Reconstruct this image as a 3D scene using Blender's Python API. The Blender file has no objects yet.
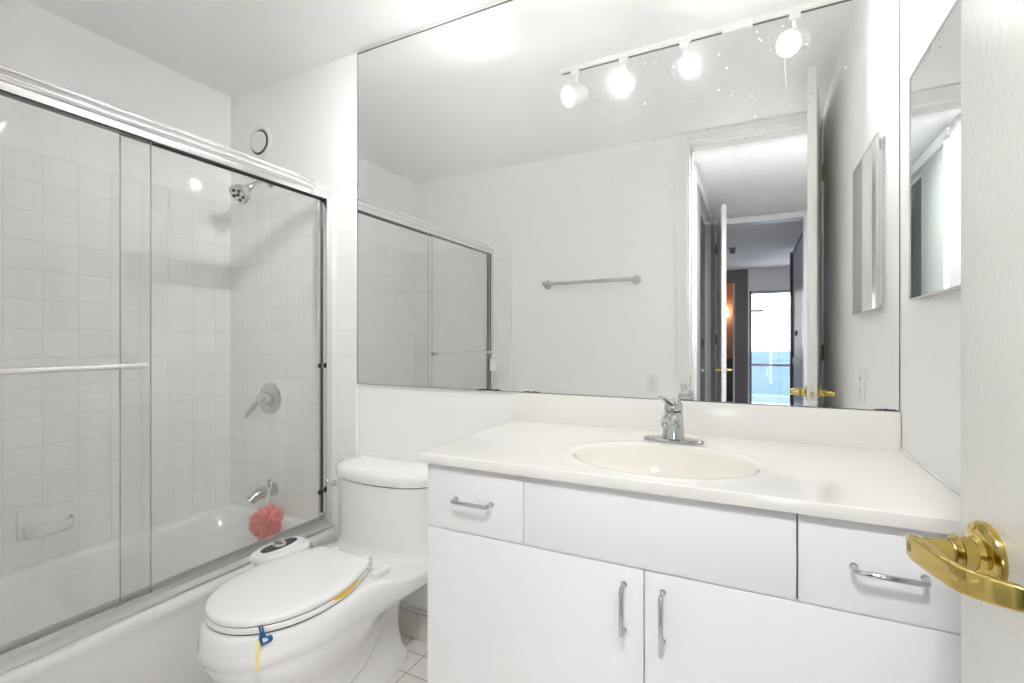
import bpy, bmesh, math, random
from mathutils import Vector, Matrix

random.seed(7)
SC = bpy.context.scene
COL = SC.collection
PI = math.pi

# ------------------------------------------------------------------ camera, world, exposure
H = 1.19                                   # lens height above the floor
cam_d = bpy.data.cameras.new('camera')
cam = bpy.data.objects.new('camera', cam_d)
COL.objects.link(cam)
cam_d.sensor_width = 36.0
cam_d.lens = 17.0
cam_d.clip_start = 0.02
cam_d.clip_end = 6000
cam.location = (0, 0, H)
cam.rotation_euler = (PI / 2, 0, 0.4605)
SC.camera = cam

world = bpy.data.worlds.new('sky')
SC.world = world
world.use_nodes = True
wn = world.node_tree
wn.nodes.clear()
w_out = wn.nodes.new('ShaderNodeOutputWorld')
w_bg = wn.nodes.new('ShaderNodeBackground')
w_tc = wn.nodes.new('ShaderNodeTexCoord')
w_sep = wn.nodes.new('ShaderNodeSeparateXYZ')
w_ramp = wn.nodes.new('ShaderNodeValToRGB')
w_ramp.color_ramp.elements[0].position = 0.0
w_ramp.color_ramp.elements[0].color = (0.95, 0.96, 1.0, 1)
w_ramp.color_ramp.elements[1].position = 0.55
w_ramp.color_ramp.elements[1].color = (0.72, 0.78, 1.0, 1)
wn.links.new(w_tc.outputs['Generated'], w_sep.inputs[0])
wn.links.new(w_sep.outputs['Z'], w_ramp.inputs[0])
wn.links.new(w_ramp.outputs[0], w_bg.inputs['Color'])
w_bg.inputs['Strength'].default_value = 3.8
wn.links.new(w_bg.outputs[0], w_out.inputs['Surface'])

SC.view_settings.view_transform = 'Standard'
SC.view_settings.look = 'None'
SC.view_settings.gamma = 1.0
SC.view_settings.use_curve_mapping = False
SC.view_settings.exposure = 1.08

cy = SC.cycles
cy.use_denoising = True
cy.max_bounces = 24
cy.diffuse_bounces = 10
cy.glossy_bounces = 10
cy.transmission_bounces = 12
cy.transparent_max_bounces = 24
cy.blur_glossy = 1.0
cy.sample_clamp_indirect = 6.0

LAMP_POWER = 23.0                          # each track head
BULB_GLOW = 14.0
HALL_FILL_GLOW = 165.0                          # added fill lamp in the hall ceiling, out of view over the camera

# ------------------------------------------------------------------ main measures (metres)
D = 1.568            # mirror wall
YO = 0.067           # bathroom side of the doorway wall
YH = -0.055          # hall side of the doorway wall
XL, XR = -2.373, 0.343
ZC = 2.433           # ceiling
ZT = 1.884           # top of the tiles
XT = -1.519          # edge of the tiles
ZD = 2.367           # door height

# ------------------------------------------------------------------ materials
def new_mat(name):
    m = bpy.data.materials.new(name)
    m.use_nodes = True
    nt = m.node_tree
    b = nt.nodes['Principled BSDF']
    return m, nt, b

def mat(name, col, rough=0.5, metal=0.0, spec=0.5, noise=0.0, nscale=6.0, bump=0.0, bscale=60.0,
        coat=0.0, emit=None, estr=0.0, sub=0.0):
    m, nt, b = new_mat(name)
    b.inputs['Base Color'].default_value = (*col, 1)
    b.inputs['Roughness'].default_value = rough
    b.inputs['Metallic'].default_value = metal
    b.inputs['Specular IOR Level'].default_value = spec
    b.inputs['Coat Weight'].default_value = coat
    b.inputs['Coat Roughness'].default_value = 0.05
    if sub:
        b.inputs['Subsurface Weight'].default_value = sub
        b.inputs['Subsurface Radius'].default_value = (0.02, 0.01, 0.008)
    tc = nt.nodes.new('ShaderNodeTexCoord')
    if noise:
        n = nt.nodes.new('ShaderNodeTexNoise')
        n.inputs['Scale'].default_value = nscale
        n.inputs['Detail'].default_value = 4
        nt.links.new(tc.outputs['Object'], n.inputs['Vector'])
        mx = nt.nodes.new('ShaderNodeMix')
        mx.data_type = 'RGBA'
        mx.inputs['A'].default_value = (*[c * (1 - noise) for c in col], 1)
        mx.inputs['B'].default_value = (*[min(1, c * (1 + noise)) for c in col], 1)
        nt.links.new(n.outputs['Fac'], mx.inputs['Factor'])
        nt.links.new(mx.outputs['Result'], b.inputs['Base Color'])
    if bump:
        n2 = nt.nodes.new('ShaderNodeTexNoise')
        n2.inputs['Scale'].default_value = bscale
        n2.inputs['Detail'].default_value = 3
        nt.links.new(tc.outputs['Object'], n2.inputs['Vector'])
        bp = nt.nodes.new('ShaderNodeBump')
        bp.inputs['Strength'].default_value = bump
        bp.inputs['Distance'].default_value = 0.004
        nt.links.new(n2.outputs['Fac'], bp.inputs['Height'])
        nt.links.new(bp.outputs[0], b.inputs['Normal'])
    if emit:
        b.inputs['Emission Color'].default_value = (*emit, 1)
        b.inputs['Emission Strength'].default_value = estr
    return m

def tile_mat(name, axes, tile, grout, size, off, rough=0.18, mortar=0.0022, bump=0.5):
    """square tiles on a plane; axes picks the two object axes"""
    m, nt, b = new_mat(name)
    tc = nt.nodes.new('ShaderNodeTexCoord')
    sp = nt.nodes.new('ShaderNodeSeparateXYZ')
    cb = nt.nodes.new('ShaderNodeCombineXYZ')
    nt.links.new(tc.outputs['Object'], sp.inputs[0])
    for k, a in enumerate(axes):
        ad = nt.nodes.new('ShaderNodeMath')
        ad.operation = 'SUBTRACT'
        ad.inputs[1].default_value = off[k]
        nt.links.new(sp.outputs[a], ad.inputs[0])
        nt.links.new(ad.outputs[0], cb.inputs[k])
    br = nt.nodes.new('ShaderNodeTexBrick')
    br.offset = 0.0
    br.squash = 1.0
    br.inputs['Scale'].default_value = 1.0
    br.inputs['Mortar Size'].default_value = mortar
    br.inputs['Mortar Smooth'].default_value = 0.3
    br.inputs['Bias'].default_value = 0
    br.inputs['Brick Width'].default_value = size
    br.inputs['Row Height'].default_value = size
    br.inputs['Color1'].default_value = (*tile, 1)
    br.inputs['Color2'].default_value = (*[c * 0.97 for c in tile], 1)
    br.inputs['Mortar'].default_value = (*grout, 1)
    nt.links.new(cb.outputs[0], br.inputs['Vector'])
    nt.links.new(br.outputs['Color'], b.inputs['Base Color'])
    b.inputs['Roughness'].default_value = rough
    iv = nt.nodes.new('ShaderNodeMath')
    iv.operation = 'SUBTRACT'
    iv.inputs[0].default_value = 1.0
    nt.links.new(br.outputs['Fac'], iv.inputs[1])
    n = nt.nodes.new('ShaderNodeTexNoise')
    n.inputs['Scale'].default_value = 9
    nt.links.new(tc.outputs['Object'], n.inputs['Vector'])
    ad2 = nt.nodes.new('ShaderNodeMath')
    ad2.operation = 'MULTIPLY_ADD'
    ad2.inputs[1].default_value = 0.35
    nt.links.new(n.outputs['Fac'], ad2.inputs[0])
    nt.links.new(iv.outputs[0], ad2.inputs[2])
    bp = nt.nodes.new('ShaderNodeBump')
    bp.inputs['Strength'].default_value = bump
    bp.inputs['Distance'].default_value = 0.002
    nt.links.new(ad2.outputs[0], bp.inputs['Height'])
    nt.links.new(bp.outputs[0], b.inputs['Normal'])
    return m

def glass_mat(name, tint, haze=0.03, gloss=1.0):
    """thin sheet: transparent, fresnel gloss, a little soap film"""
    m, nt, b = new_mat(name)
    nt.nodes.remove(b)
    out = nt.nodes['Material Output']
    tr = nt.nodes.new('ShaderNodeBsdfTransparent')
    tr.inputs['Color'].default_value = (*tint, 1)
    gl = nt.nodes.new('ShaderNodeBsdfGlossy')
    gl.inputs['Roughness'].default_value = 0.0
    fr = nt.nodes.new('ShaderNodeFresnel')
    ge = nt.nodes.new('ShaderNodeNewGeometry')
    io = nt.nodes.new('ShaderNodeMapRange')        # same sheet reflectance from either face
    io.inputs['To Min'].default_value = 1.45
    io.inputs['To Max'].default_value = 1 / 1.45
    nt.links.new(ge.outputs['Backfacing'], io.inputs['Value'])
    nt.links.new(io.outputs[0], fr.inputs['IOR'])
    mx = nt.nodes.new('ShaderNodeMixShader')
    nt.links.new(fr.outputs[0], mx.inputs[0])
    nt.links.new(tr.outputs[0], mx.inputs[1])
    nt.links.new(gl.outputs[0], mx.inputs[2])
    df = nt.nodes.new('ShaderNodeBsdfDiffuse')
    df.inputs['Color'].default_value = (0.86, 0.9, 0.87, 1)
    mx2 = nt.nodes.new('ShaderNodeMixShader')
    tc = nt.nodes.new('ShaderNodeTexCoord')
    mp = nt.nodes.new('ShaderNodeMapping')
    mp.inputs['Scale'].default_value = (14, 14, 1.2)
    ns = nt.nodes.new('ShaderNodeTexNoise')
    ns.inputs['Scale'].default_value = 1.6
    ns.inputs['Detail'].default_value = 4
    nt.links.new(tc.outputs['Object'], mp.inputs[0])
    nt.links.new(mp.outputs[0], ns.inputs['Vector'])
    mu = nt.nodes.new('ShaderNodeMath')
    mu.operation = 'MULTIPLY'
    mu.inputs[1].default_value = haze * 2
    nt.links.new(ns.outputs['Fac'], mu.inputs[0])
    nt.links.new(mu.outputs[0], mx2.inputs[0])
    nt.links.new(mx.outputs[0], mx2.inputs[1])
    nt.links.new(df.outputs[0], mx2.inputs[2])
    nt.links.new(mx2.outputs[0], out.inputs['Surface'])
    return m

def mirror_mat(name, tint=(0.955, 0.966, 0.962), dust=0.022, spots=False):
    m, nt, b = new_mat(name)
    nt.nodes.remove(b)
    out = nt.nodes['Material Output']
    gl = nt.nodes.new('ShaderNodeBsdfGlossy')
    gl.inputs['Color'].default_value = (*tint, 1)
    gl.inputs['Roughness'].default_value = 0.0
    df = nt.nodes.new('ShaderNodeBsdfDiffuse')
    df.inputs['Color'].default_value = (0.9, 0.9, 0.9, 1)
    tc = nt.nodes.new('ShaderNodeTexCoord')
    # fine dust film with scattered specks of dried spray
    vo = nt.nodes.new('ShaderNodeTexVoronoi')
    vo.inputs['Scale'].default_value = 60
    vo.inputs['Randomness'].default_value = 1.0
    mpv = nt.nodes.new('ShaderNodeMapping')
    mpv.inputs['Scale'].default_value = (1, 1, 0.6)
    nt.links.new(tc.outputs['Object'], mpv.inputs[0])
    nt.links.new(mpv.outputs[0], vo.inputs['Vector'])
    wn_ = nt.nodes.new('ShaderNodeTexNoise')
    wn_.inputs['Scale'].default_value = 30
    wn_.inputs['Detail'].default_value = 5
    nt.links.new(tc.outputs['Object'], wn_.inputs['Vector'])
    r1 = nt.nodes.new('ShaderNodeValToRGB')
    r1.color_ramp.elements[0].position = 0.025
    r1.color_ramp.elements[0].color = (1, 1, 1, 1)
    r1.color_ramp.elements[1].position = 0.13
    r1.color_ramp.elements[1].color = (0, 0, 0, 1)
    nt.links.new(vo.outputs['Distance'], r1.inputs[0])
    r2 = nt.nodes.new('ShaderNodeValToRGB')
    r2.color_ramp.elements[0].position = 0.53
    r2.color_ramp.elements[0].color = (0, 0, 0, 1)
    r2.color_ramp.elements[1].position = 0.66
    r2.color_ramp.elements[1].color = (1, 1, 1, 1)
    nt.links.new(wn_.outputs['Fac'], r2.inputs[0])
    mu = nt.nodes.new('ShaderNodeMath')
    mu.operation = 'MULTIPLY'
    nt.links.new(r1.outputs[0], mu.inputs[0])
    if spots:                                      # dried spatter, masked in only where the track lamps light the sheet
        vm = nt.nodes.new('ShaderNodeVectorMath')
        vm.operation = 'DISTANCE'
        vm.inputs[1].default_value = (-0.08, 1.565, 1.98)
        nt.links.new(tc.outputs['Object'], vm.inputs[0])
        mr = nt.nodes.new('ShaderNodeMapRange')
        mr.inputs['From Min'].default_value = 0.12
        mr.inputs['From Max'].default_value = 0.55
        mr.inputs['To Min'].default_value = 1.0
        mr.inputs['To Max'].default_value = 0.04
        nt.links.new(vm.outputs['Value'], mr.inputs['Value'])
        mm2 = nt.nodes.new('ShaderNodeMath')
        mm2.operation = 'MULTIPLY'
        ns2 = nt.nodes.new('ShaderNodeTexNoise')
        ns2.inputs['Scale'].default_value = 40
        nt.links.new(tc.outputs['Object'], ns2.inputs['Vector'])
        mr2 = nt.nodes.new('ShaderNodeMapRange')
        mr2.inputs['From Min'].default_value = 0.36
        mr2.inputs['From Max'].default_value = 0.54
        nt.links.new(ns2.outputs['Fac'], mr2.inputs['Value'])
        nt.links.new(mr2.outputs[0], mm2.inputs[0])
        nt.links.new(mr.outputs[0], mm2.inputs[1])
        nt.links.new(mm2.outputs[0], mu.inputs[1])
    else:
        nt.links.new(r2.outputs[0], mu.inputs[1])
    ma = nt.nodes.new('ShaderNodeMath')
    ma.operation = 'MULTIPLY_ADD'
    ma.inputs[1].default_value = 0.85 if spots else 0.06
    ma.inputs[2].default_value = dust
    nt.links.new(mu.outputs[0], ma.inputs[0])
    mx = nt.nodes.new('ShaderNodeMixShader')
    nt.links.new(ma.outputs[0], mx.inputs[0])
    g2 = nt.nodes.new('ShaderNodeBsdfGlossy')      # rough lobe put in to imitate the soft glow round reflected lamps
    g2.inputs['Color'].default_value = (*tint, 1)
    g2.inputs['Roughness'].default_value = 0.14
    mg = nt.nodes.new('ShaderNodeMixShader')
    mg.inputs[0].default_value = 0.005
    nt.links.new(gl.outputs[0], mg.inputs[1])
    nt.links.new(g2.outputs[0], mg.inputs[2])
    nt.links.new(mg.outputs[0], mx.inputs[1])
    nt.links.new(df.outputs[0], mx.inputs[2])
    nt.links.new(mx.outputs[0], out.inputs['Surface'])
    return m

M = {}
M['wall'] = mat('wall_paint', (0.925, 0.924, 0.925), 0.5, noise=0.008, bump=0.05, bscale=90)
M['ceil'] = mat('ceiling_paint', (0.91, 0.909, 0.91), 0.7, noise=0.008, bump=0.04, bscale=70)
TILE, GROUT = (0.91, 0.909, 0.90), (0.825, 0.823, 0.808)
M['tile_xz'] = tile_mat('wall_tile_back', 'XZ', TILE, GROUT, 0.1078, (XT, ZT))
M['tile_yz'] = tile_mat('wall_tile_side', 'YZ', TILE, GROUT, 0.1078, (0.836, ZT))
M['tile_fl'] = tile_mat('floor_tile', 'XY', (0.90, 0.88, 0.85), (0.52, 0.46, 0.40), 0.104, (-1.112, 1.49), rough=0.35, mortar=0.003, bump=0.4)
M['tile_base'] = tile_mat('baseboard_tile', 'XZ', (0.78, 0.77, 0.72), (0.55, 0.5, 0.43), 0.1078, (-1.19, 0.0))
M['trimpaint'] = mat('trim_enamel', (0.84, 0.84, 0.83), 0.3, noise=0.01)
M['doorpaint'] = mat('door_enamel', (0.83, 0.83, 0.80), 0.27, noise=0.012, nscale=3, bump=0.13, bscale=110)
M['lam'] = mat('white_laminate', (0.91, 0.905, 0.925), 0.32, noise=0.006)
M['gap'] = mat('carcass_shadow', (0.15, 0.12, 0.09), 0.7)  # dark brown standing in for shade inside gaps and seams
M['counter'] = mat('cultured_marble', (0.88, 0.865, 0.83), 0.08, noise=0.012, nscale=4, coat=0.3)
M['basin'] = mat('basin_bisque', (0.86, 0.835, 0.775), 0.07, noise=0.008, coat=0.3)
M['chrome'] = mat('chrome', (0.60, 0.605, 0.61), 0.09, 1.0)
M['chrome_b'] = mat('worn_chrome', (0.62, 0.63, 0.63), 0.22, 1.0, noise=0.06, nscale=40)
M['alu'] = mat('bright_aluminium', (0.84, 0.84, 0.84), 0.16, 1.0, noise=0.02, nscale=30)
M['alu_d'] = mat('track_aluminium', (0.70, 0.69, 0.67), 0.32, 0.7, noise=0.06, nscale=30)
M['brass'] = mat('polished_brass', (0.56, 0.42, 0.13), 0.10, 1.0, noise=0.10, nscale=45)
M['brass_d'] = mat('tarnished_brass', (0.30, 0.20, 0.08), 0.35, 1.0, noise=0.3, nscale=50)
M['black'] = mat('black_rubber', (0.02, 0.02, 0.02), 0.5, noise=0.1)
M['dark'] = mat('dark_edge', (0.07, 0.08, 0.075), 0.35, noise=0.1)
M['gasket'] = mat('green_black_gasket', (0.035, 0.05, 0.045), 0.3, noise=0.1)
M['porc'] = mat('white_porcelain', (0.90, 0.898, 0.895), 0.06, noise=0.006, coat=0.4)
M['tub'] = mat('tub_enamel', (0.92, 0.919, 0.918), 0.10, noise=0.008, coat=0.3)
M['seat'] = mat('seat_plastic', (0.905, 0.903, 0.900), 0.16, noise=0.006)
M['plastic'] = mat('white_plastic', (0.86, 0.86, 0.85), 0.3, noise=0.006)
M['fix'] = mat('white_fixture_enamel', (0.88, 0.88, 0.87), 0.35, noise=0.006)
M['bulb'] = mat('lit_bulb', (1, 1, 1), 0.3, emit=(1.0, 0.97, 0.92), estr=BULB_GLOW)
M['hall_fill'] = mat('added_fill_diffuser', (0.95, 0.95, 0.95), 0.4, emit=(1.0, 0.98, 0.97), estr=HALL_FILL_GLOW)
M['glass'] = glass_mat('shower_glass', (0.982, 0.990, 0.985), 0.025)
M['gedge'] = mat('green_glass_edge', (0.40, 0.46, 0.43), 0.15, noise=0.05)
M['wglass'] = glass_mat('window_glass', (0.98, 0.99, 0.99), 0.005)
M['mirror'] = mirror_mat('mirror_silver', spots=True)
M['mirror_c'] = mirror_mat('cabinet_mirror_silver', (0.86, 0.88, 0.87), 0.012)
M['pouf'] = mat('coral_netting', (0.90, 0.36, 0.32), 0.6, noise=0.12, nscale=60, sub=0.2)
M['cord'] = mat('white_cord', (0.88, 0.87, 0.83), 0.6, noise=0.02)
M['blue'] = mat('blue_rubber', (0.02, 0.10, 0.27), 0.4, noise=0.06)
M['pale'] = mat('pale_heart', (0.80, 0.78, 0.76), 0.4, noise=0.02)
M['yel'] = mat('yellow_film', (0.80, 0.68, 0.28), 0.5, noise=0.08)
M['oran'] = mat('golden_foam', (0.90, 0.58, 0.06), 0.55, noise=0.08)
M['panel'] = mat('black_panel', (0.025, 0.025, 0.03), 0.25, noise=0.08)
M['hallwall'] = mat('hall_paint', (0.52, 0.525, 0.52), 0.55, noise=0.01)
M['closet_pale'] = mat('closet_grey_green', (0.42, 0.46, 0.43), 0.4, noise=0.03)
M['closet_dark'] = mat('closet_charcoal', (0.10, 0.11, 0.125), 0.25, noise=0.05)
M['brown'] = mat('brown_grey_panelling', (0.17, 0.145, 0.15), 0.45, noise=0.08)
M['navy'] = mat('navy_lacquer', (0.02, 0.025, 0.08), 0.3, noise=0.08)
M['lav'] = mat('lavender_panel', (0.66, 0.66, 0.76), 0.4, noise=0.02)
M['frame'] = mat('window_frame_dark', (0.10, 0.12, 0.16), 0.4, noise=0.05)
M['frame_l'] = mat('window_frame_grey', (0.55, 0.56, 0.58), 0.4, noise=0.03)
M['orange_wall'] = mat('apricot_wall', (0.80, 0.50, 0.34), 0.6, noise=0.04)
M['shade'] = mat('lit_lamp_shade', (0.95, 0.8, 0.6), 0.6, emit=(1.0, 0.70, 0.42), estr=3.0)
M['carpet'] = mat('hall_carpet', (0.30, 0.27, 0.25), 0.9, noise=0.1, nscale=80)
M['concrete'] = mat('balcony_concrete', (0.62, 0.61, 0.60), 0.8, noise=0.05)
M['dresser'] = mat('black_wood', (0.03, 0.028, 0.03), 0.35, noise=0.1)

# ------------------------------------------------------------------ mesh helpers
def NB():
    return bmesh.new()

def merge(dst, src):
    me = bpy.data.meshes.new('tmp')
    src.to_mesh(me)
    src.free()
    dst.from_mesh(me)
    bpy.data.meshes.remove(me)

def box(bm, x0, x1, y0, y1, z0, z1, bev=0.0, seg=2):
    t = bmesh.new()
    bmesh.ops.create_cube(t, size=1)
    bmesh.ops.scale(t, vec=(x1 - x0, y1 - y0, z1 - z0), verts=t.verts)
    bmesh.ops.translate(t, vec=((x0 + x1) / 2, (y0 + y1) / 2, (z0 + z1) / 2), verts=t.verts)
    if bev:
        bmesh.ops.bevel(t, geom=list(t.edges), offset=bev, segments=seg, affect='EDGES', profile=0.5)
    merge(bm, t)
    return bm

def loft(bm, rings, cap0=True, cap1=True, closed=True):
    t = bmesh.new()
    vs = [[t.verts.new(p) for p in r] for r in rings]
    n = len(rings[0])
    for a, b in zip(vs[:-1], vs[1:]):
        for i in range(n if closed else n - 1):
            j = (i + 1) % n
            t.faces.new((a[i], a[j], b[j], b[i]))
    if cap0:
        t.faces.new(list(reversed(vs[0])))
    if cap1:
        t.faces.new(vs[-1])
    bmesh.ops.recalc_face_normals(t, faces=list(t.faces))
    merge(bm, t)
    return bm

def frame_for(d):
    d = d.normalized()
    up = Vector((0, 0, 1)) if abs(d.z) < 0.95 else Vector((1, 0, 0))
    a = d.cross(up).normalized()
    b = a.cross(d).normalized()
    return a, b

def tube(bm, pts, r, seg=12, cap=True):
    pts = [Vector(p) for p in pts]
    rs = r if isinstance(r, (list, tuple)) else [r] * len(pts)
    rings = []
    a0 = None
    for i, p in enumerate(pts):
        d = (pts[min(i + 1, len(pts) - 1)] - pts[max(i - 1, 0)])
        a, b = frame_for(d)
        if a0 is not None:
            dn = d.normalized()
            a = (a0 - dn * a0.dot(dn)).normalized()
            b = a.cross(dn).normalized()
        a0 = a
        rings.append([p + (a * math.cos(2 * PI * k / seg) + b * math.sin(2 * PI * k / seg)) * rs[i] for k in range(seg)])
    return loft(bm, rings, cap, cap)

def lathe(bm, prof, c, axis, seg=32, cap=True):
    """prof: list of (distance along axis, radius)"""
    c = Vector(c)
    ax = Vector(axis).normalized()
    a, b = frame_for(ax)
    rings = [[c + ax * h + (a * math.cos(2 * PI * k / seg) + b * math.sin(2 * PI * k / seg)) * max(r, 1e-4) for k in range(seg)] for h, r in prof]
    return loft(bm, rings, cap, cap)

def prism(bm, poly, axis, a, b):
    """poly in the other two axes, extruded from a to b along axis"""
    def P(u, v, w):
        return {'x': (w, u, v), 'y': (u, w, v), 'z': (u, v, w)}[axis]
    return loft(bm, [[P(u, v, a) for u, v in poly], [P(u, v, b) for u, v in poly]])

def smooth_path(pts, n=6):
    """Catmull-Rom through pts"""
    P = [Vector(p) for p in pts]
    P = [P[0] * 2 - P[1]] + P + [P[-1] * 2 - P[-2]]
    out = []
    for i in range(1, len(P) - 2):
        for k in range(n):
            t = k / n
            p0, p1, p2, p3 = P[i - 1], P[i], P[i + 1], P[i + 2]
            out.append(0.5 * ((2 * p1) + (p2 - p0) * t + (2 * p0 - 5 * p1 + 4 * p2 - p3) * t * t + (3 * p1 - p0 - 3 * p2 + p3) * t ** 3))
    out.append(P[-2])
    return out

def obj(name, bm, m, parent=None, smooth=True, angle=35):
    me = bpy.data.meshes.new(name)
    bmesh.ops.recalc_face_normals(bm, faces=list(bm.faces))
    bm.to_mesh(me)
    bm.free()
    for mm in (m if isinstance(m, (list, tuple)) else [m]):
        me.materials.append(mm)
    o = bpy.data.objects.new(name, me)
    COL.objects.link(o)
    if smooth:
        for p in me.polygons:
            p.use_smooth = True
        me.set_sharp_from_angle(angle=math.radians(angle))
    if parent:
        o.parent = parent
        o.matrix_parent_inverse = Matrix.Translation(parent.location).inverted() if parent.type == 'EMPTY' else Matrix()
    return o

def thing(name, loc, label, cat, group=None):
    o = bpy.data.objects.new(name, None)
    COL.objects.link(o)
    o.empty_display_size = 0.05
    o.location = loc
    o['label'] = label
    o['category'] = cat
    if group:
        o['group'] = group
    return o

def tag(o, label, cat, group=None):
    o['label'] = label
    o['category'] = cat
    if group:
        o['group'] = group
    return o

def struct(name, bm, m, label=None, parent=None, smooth=False):
    o = obj(name, bm, m, parent, smooth)
    if parent is None:
        o['kind'] = 'structure'
        if label:
            o['label'] = label
    return o

def copy_tree(o, parent=None):
    c = o.copy()
    COL.objects.link(c)
    if parent:
        c.parent = parent
        c.matrix_parent_inverse = o.matrix_parent_inverse.copy()
    for ch in list(o.children):
        copy_tree(ch, c)
    return c

def B(*a, **k):
    return box(NB(), *a, **k)

# ------------------------------------------------------------------ the bathroom shell
struct('floor', B(XL - 0.1, XR + 0.1, YH, D + 0.1, -0.1, 0.0), M['tile_fl'], 'beige square tile bathroom floor')
struct('ceiling', B(XL - 0.1, XR + 0.1, YH, D + 0.1, ZC, ZC + 0.1), M['ceil'], 'white painted bathroom ceiling')
struct('wall_back', B(XL - 0.1, XR + 0.1, D, D + 0.1, 0, ZC), M['wall'], 'white painted wall behind mirror and toilet')
struct('wall_left', B(XL - 0.1, XL, YH, D, 0, ZC), M['wall'], 'white painted wall along the bathtub')
struct('wall_right', B(XR, XR + 0.1, YH, D, 0, ZC), M['wall'], 'white painted wall beside the vanity')
DJL, DJR = -0.333, 0.314                  # doorway jambs
bm = NB()
box(bm, XL, DJL - 0.022, YH, YO, 0, ZC)
box(bm, DJL - 0.022, XR, YH, YO, ZD + 0.022, ZC)
box(bm, DJR + 0.022, XR, YH, YO, 0, ZD + 0.022)
struct('wall_front', bm, M['wall'], 'white painted wall with the doorway')
# tile on the three sides of the tub alcove
TT = 0.008
struct('trim_1', B(XL, XT, D - TT, D, 0, ZT, bev=0.002), M['tile_xz'], 'white square wall tile at the shower head end of tub')
struct('trim_2', B(XL, XL + TT, YO + TT, D - TT, 0.30, ZT, bev=0.002), M['tile_yz'], 'white square wall tile along the tub')
struct('trim_3', B(XL, XT, YO, YO + TT, 0, ZT, bev=0.002), M['tile_xz'], 'white square wall tile at the door end of tub')
struct('baseboard_back', B(XT, -0.742, D - 0.010, D, 0, 0.121, bev=0.002), M['tile_base'], 'cream tile baseboard behind the toilet')
# doorway lining and casing
bm = NB()
box(bm, DJL - 0.022, DJL, YH - 0.004, YO + 0.004, 0, ZD)
box(bm, DJL - 0.022, DJR + 0.022, YH - 0.004, YO + 0.004, ZD, ZD + 0.022)
box(bm, DJR, DJR + 0.022, YH - 0.004, YO + 0.004, 0, ZD)
box(bm, DJR - 0.012, DJR, -0.035, 0.025, 0, ZD - 0.012)
box(bm, DJL, DJL + 0.012, -0.035, 0.025, 0, ZD - 0.012)
box(bm, DJL, DJR, -0.035, 0.025, ZD - 0.012 - 0.022, ZD - 0.001)
struct('trim_4', bm, M['trimpaint'], 'white painted door jamb lining')
bm = NB()
box(bm, DJL - 0.075, DJL - 0.012, YO, YO + 0.016, 0, ZC - 0.002, bev=0.003)
box(bm, DJL - 0.012, XR - 0.001, YO, YO + 0.016, ZD + 0.010, ZC - 0.002, bev=0.003)
struct('trim_5', bm, M['trimpaint'], 'white painted casing round the doorway')
# strike plate in the left jamb
tag(obj('strike_plate', B(DJL + 0.0, DJL + 0.002, 0.028, 0.062, 0.915, 0.99, bev=0.0008), M['brass']),
    'small brass strike plate on the left door jamb', 'strike plate')

# ------------------------------------------------------------------ bathroom door with brass levers
ang = math.atan2(0.333 - 0.2455, 0.722 - 0.076)
door = bpy.data.objects.new('door_1', None)
COL.objects.link(door)
door['kind'] = 'structure'
door['label'] = 'white bathroom door with brass lever standing open at right'
door.location = (0.333, 0.076, 0)
DW = 0.652
def door_obj(name, bm, m, parent, **k):
    o = obj(name, bm, m, None, **k)
    o.parent = parent
    return o
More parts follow.
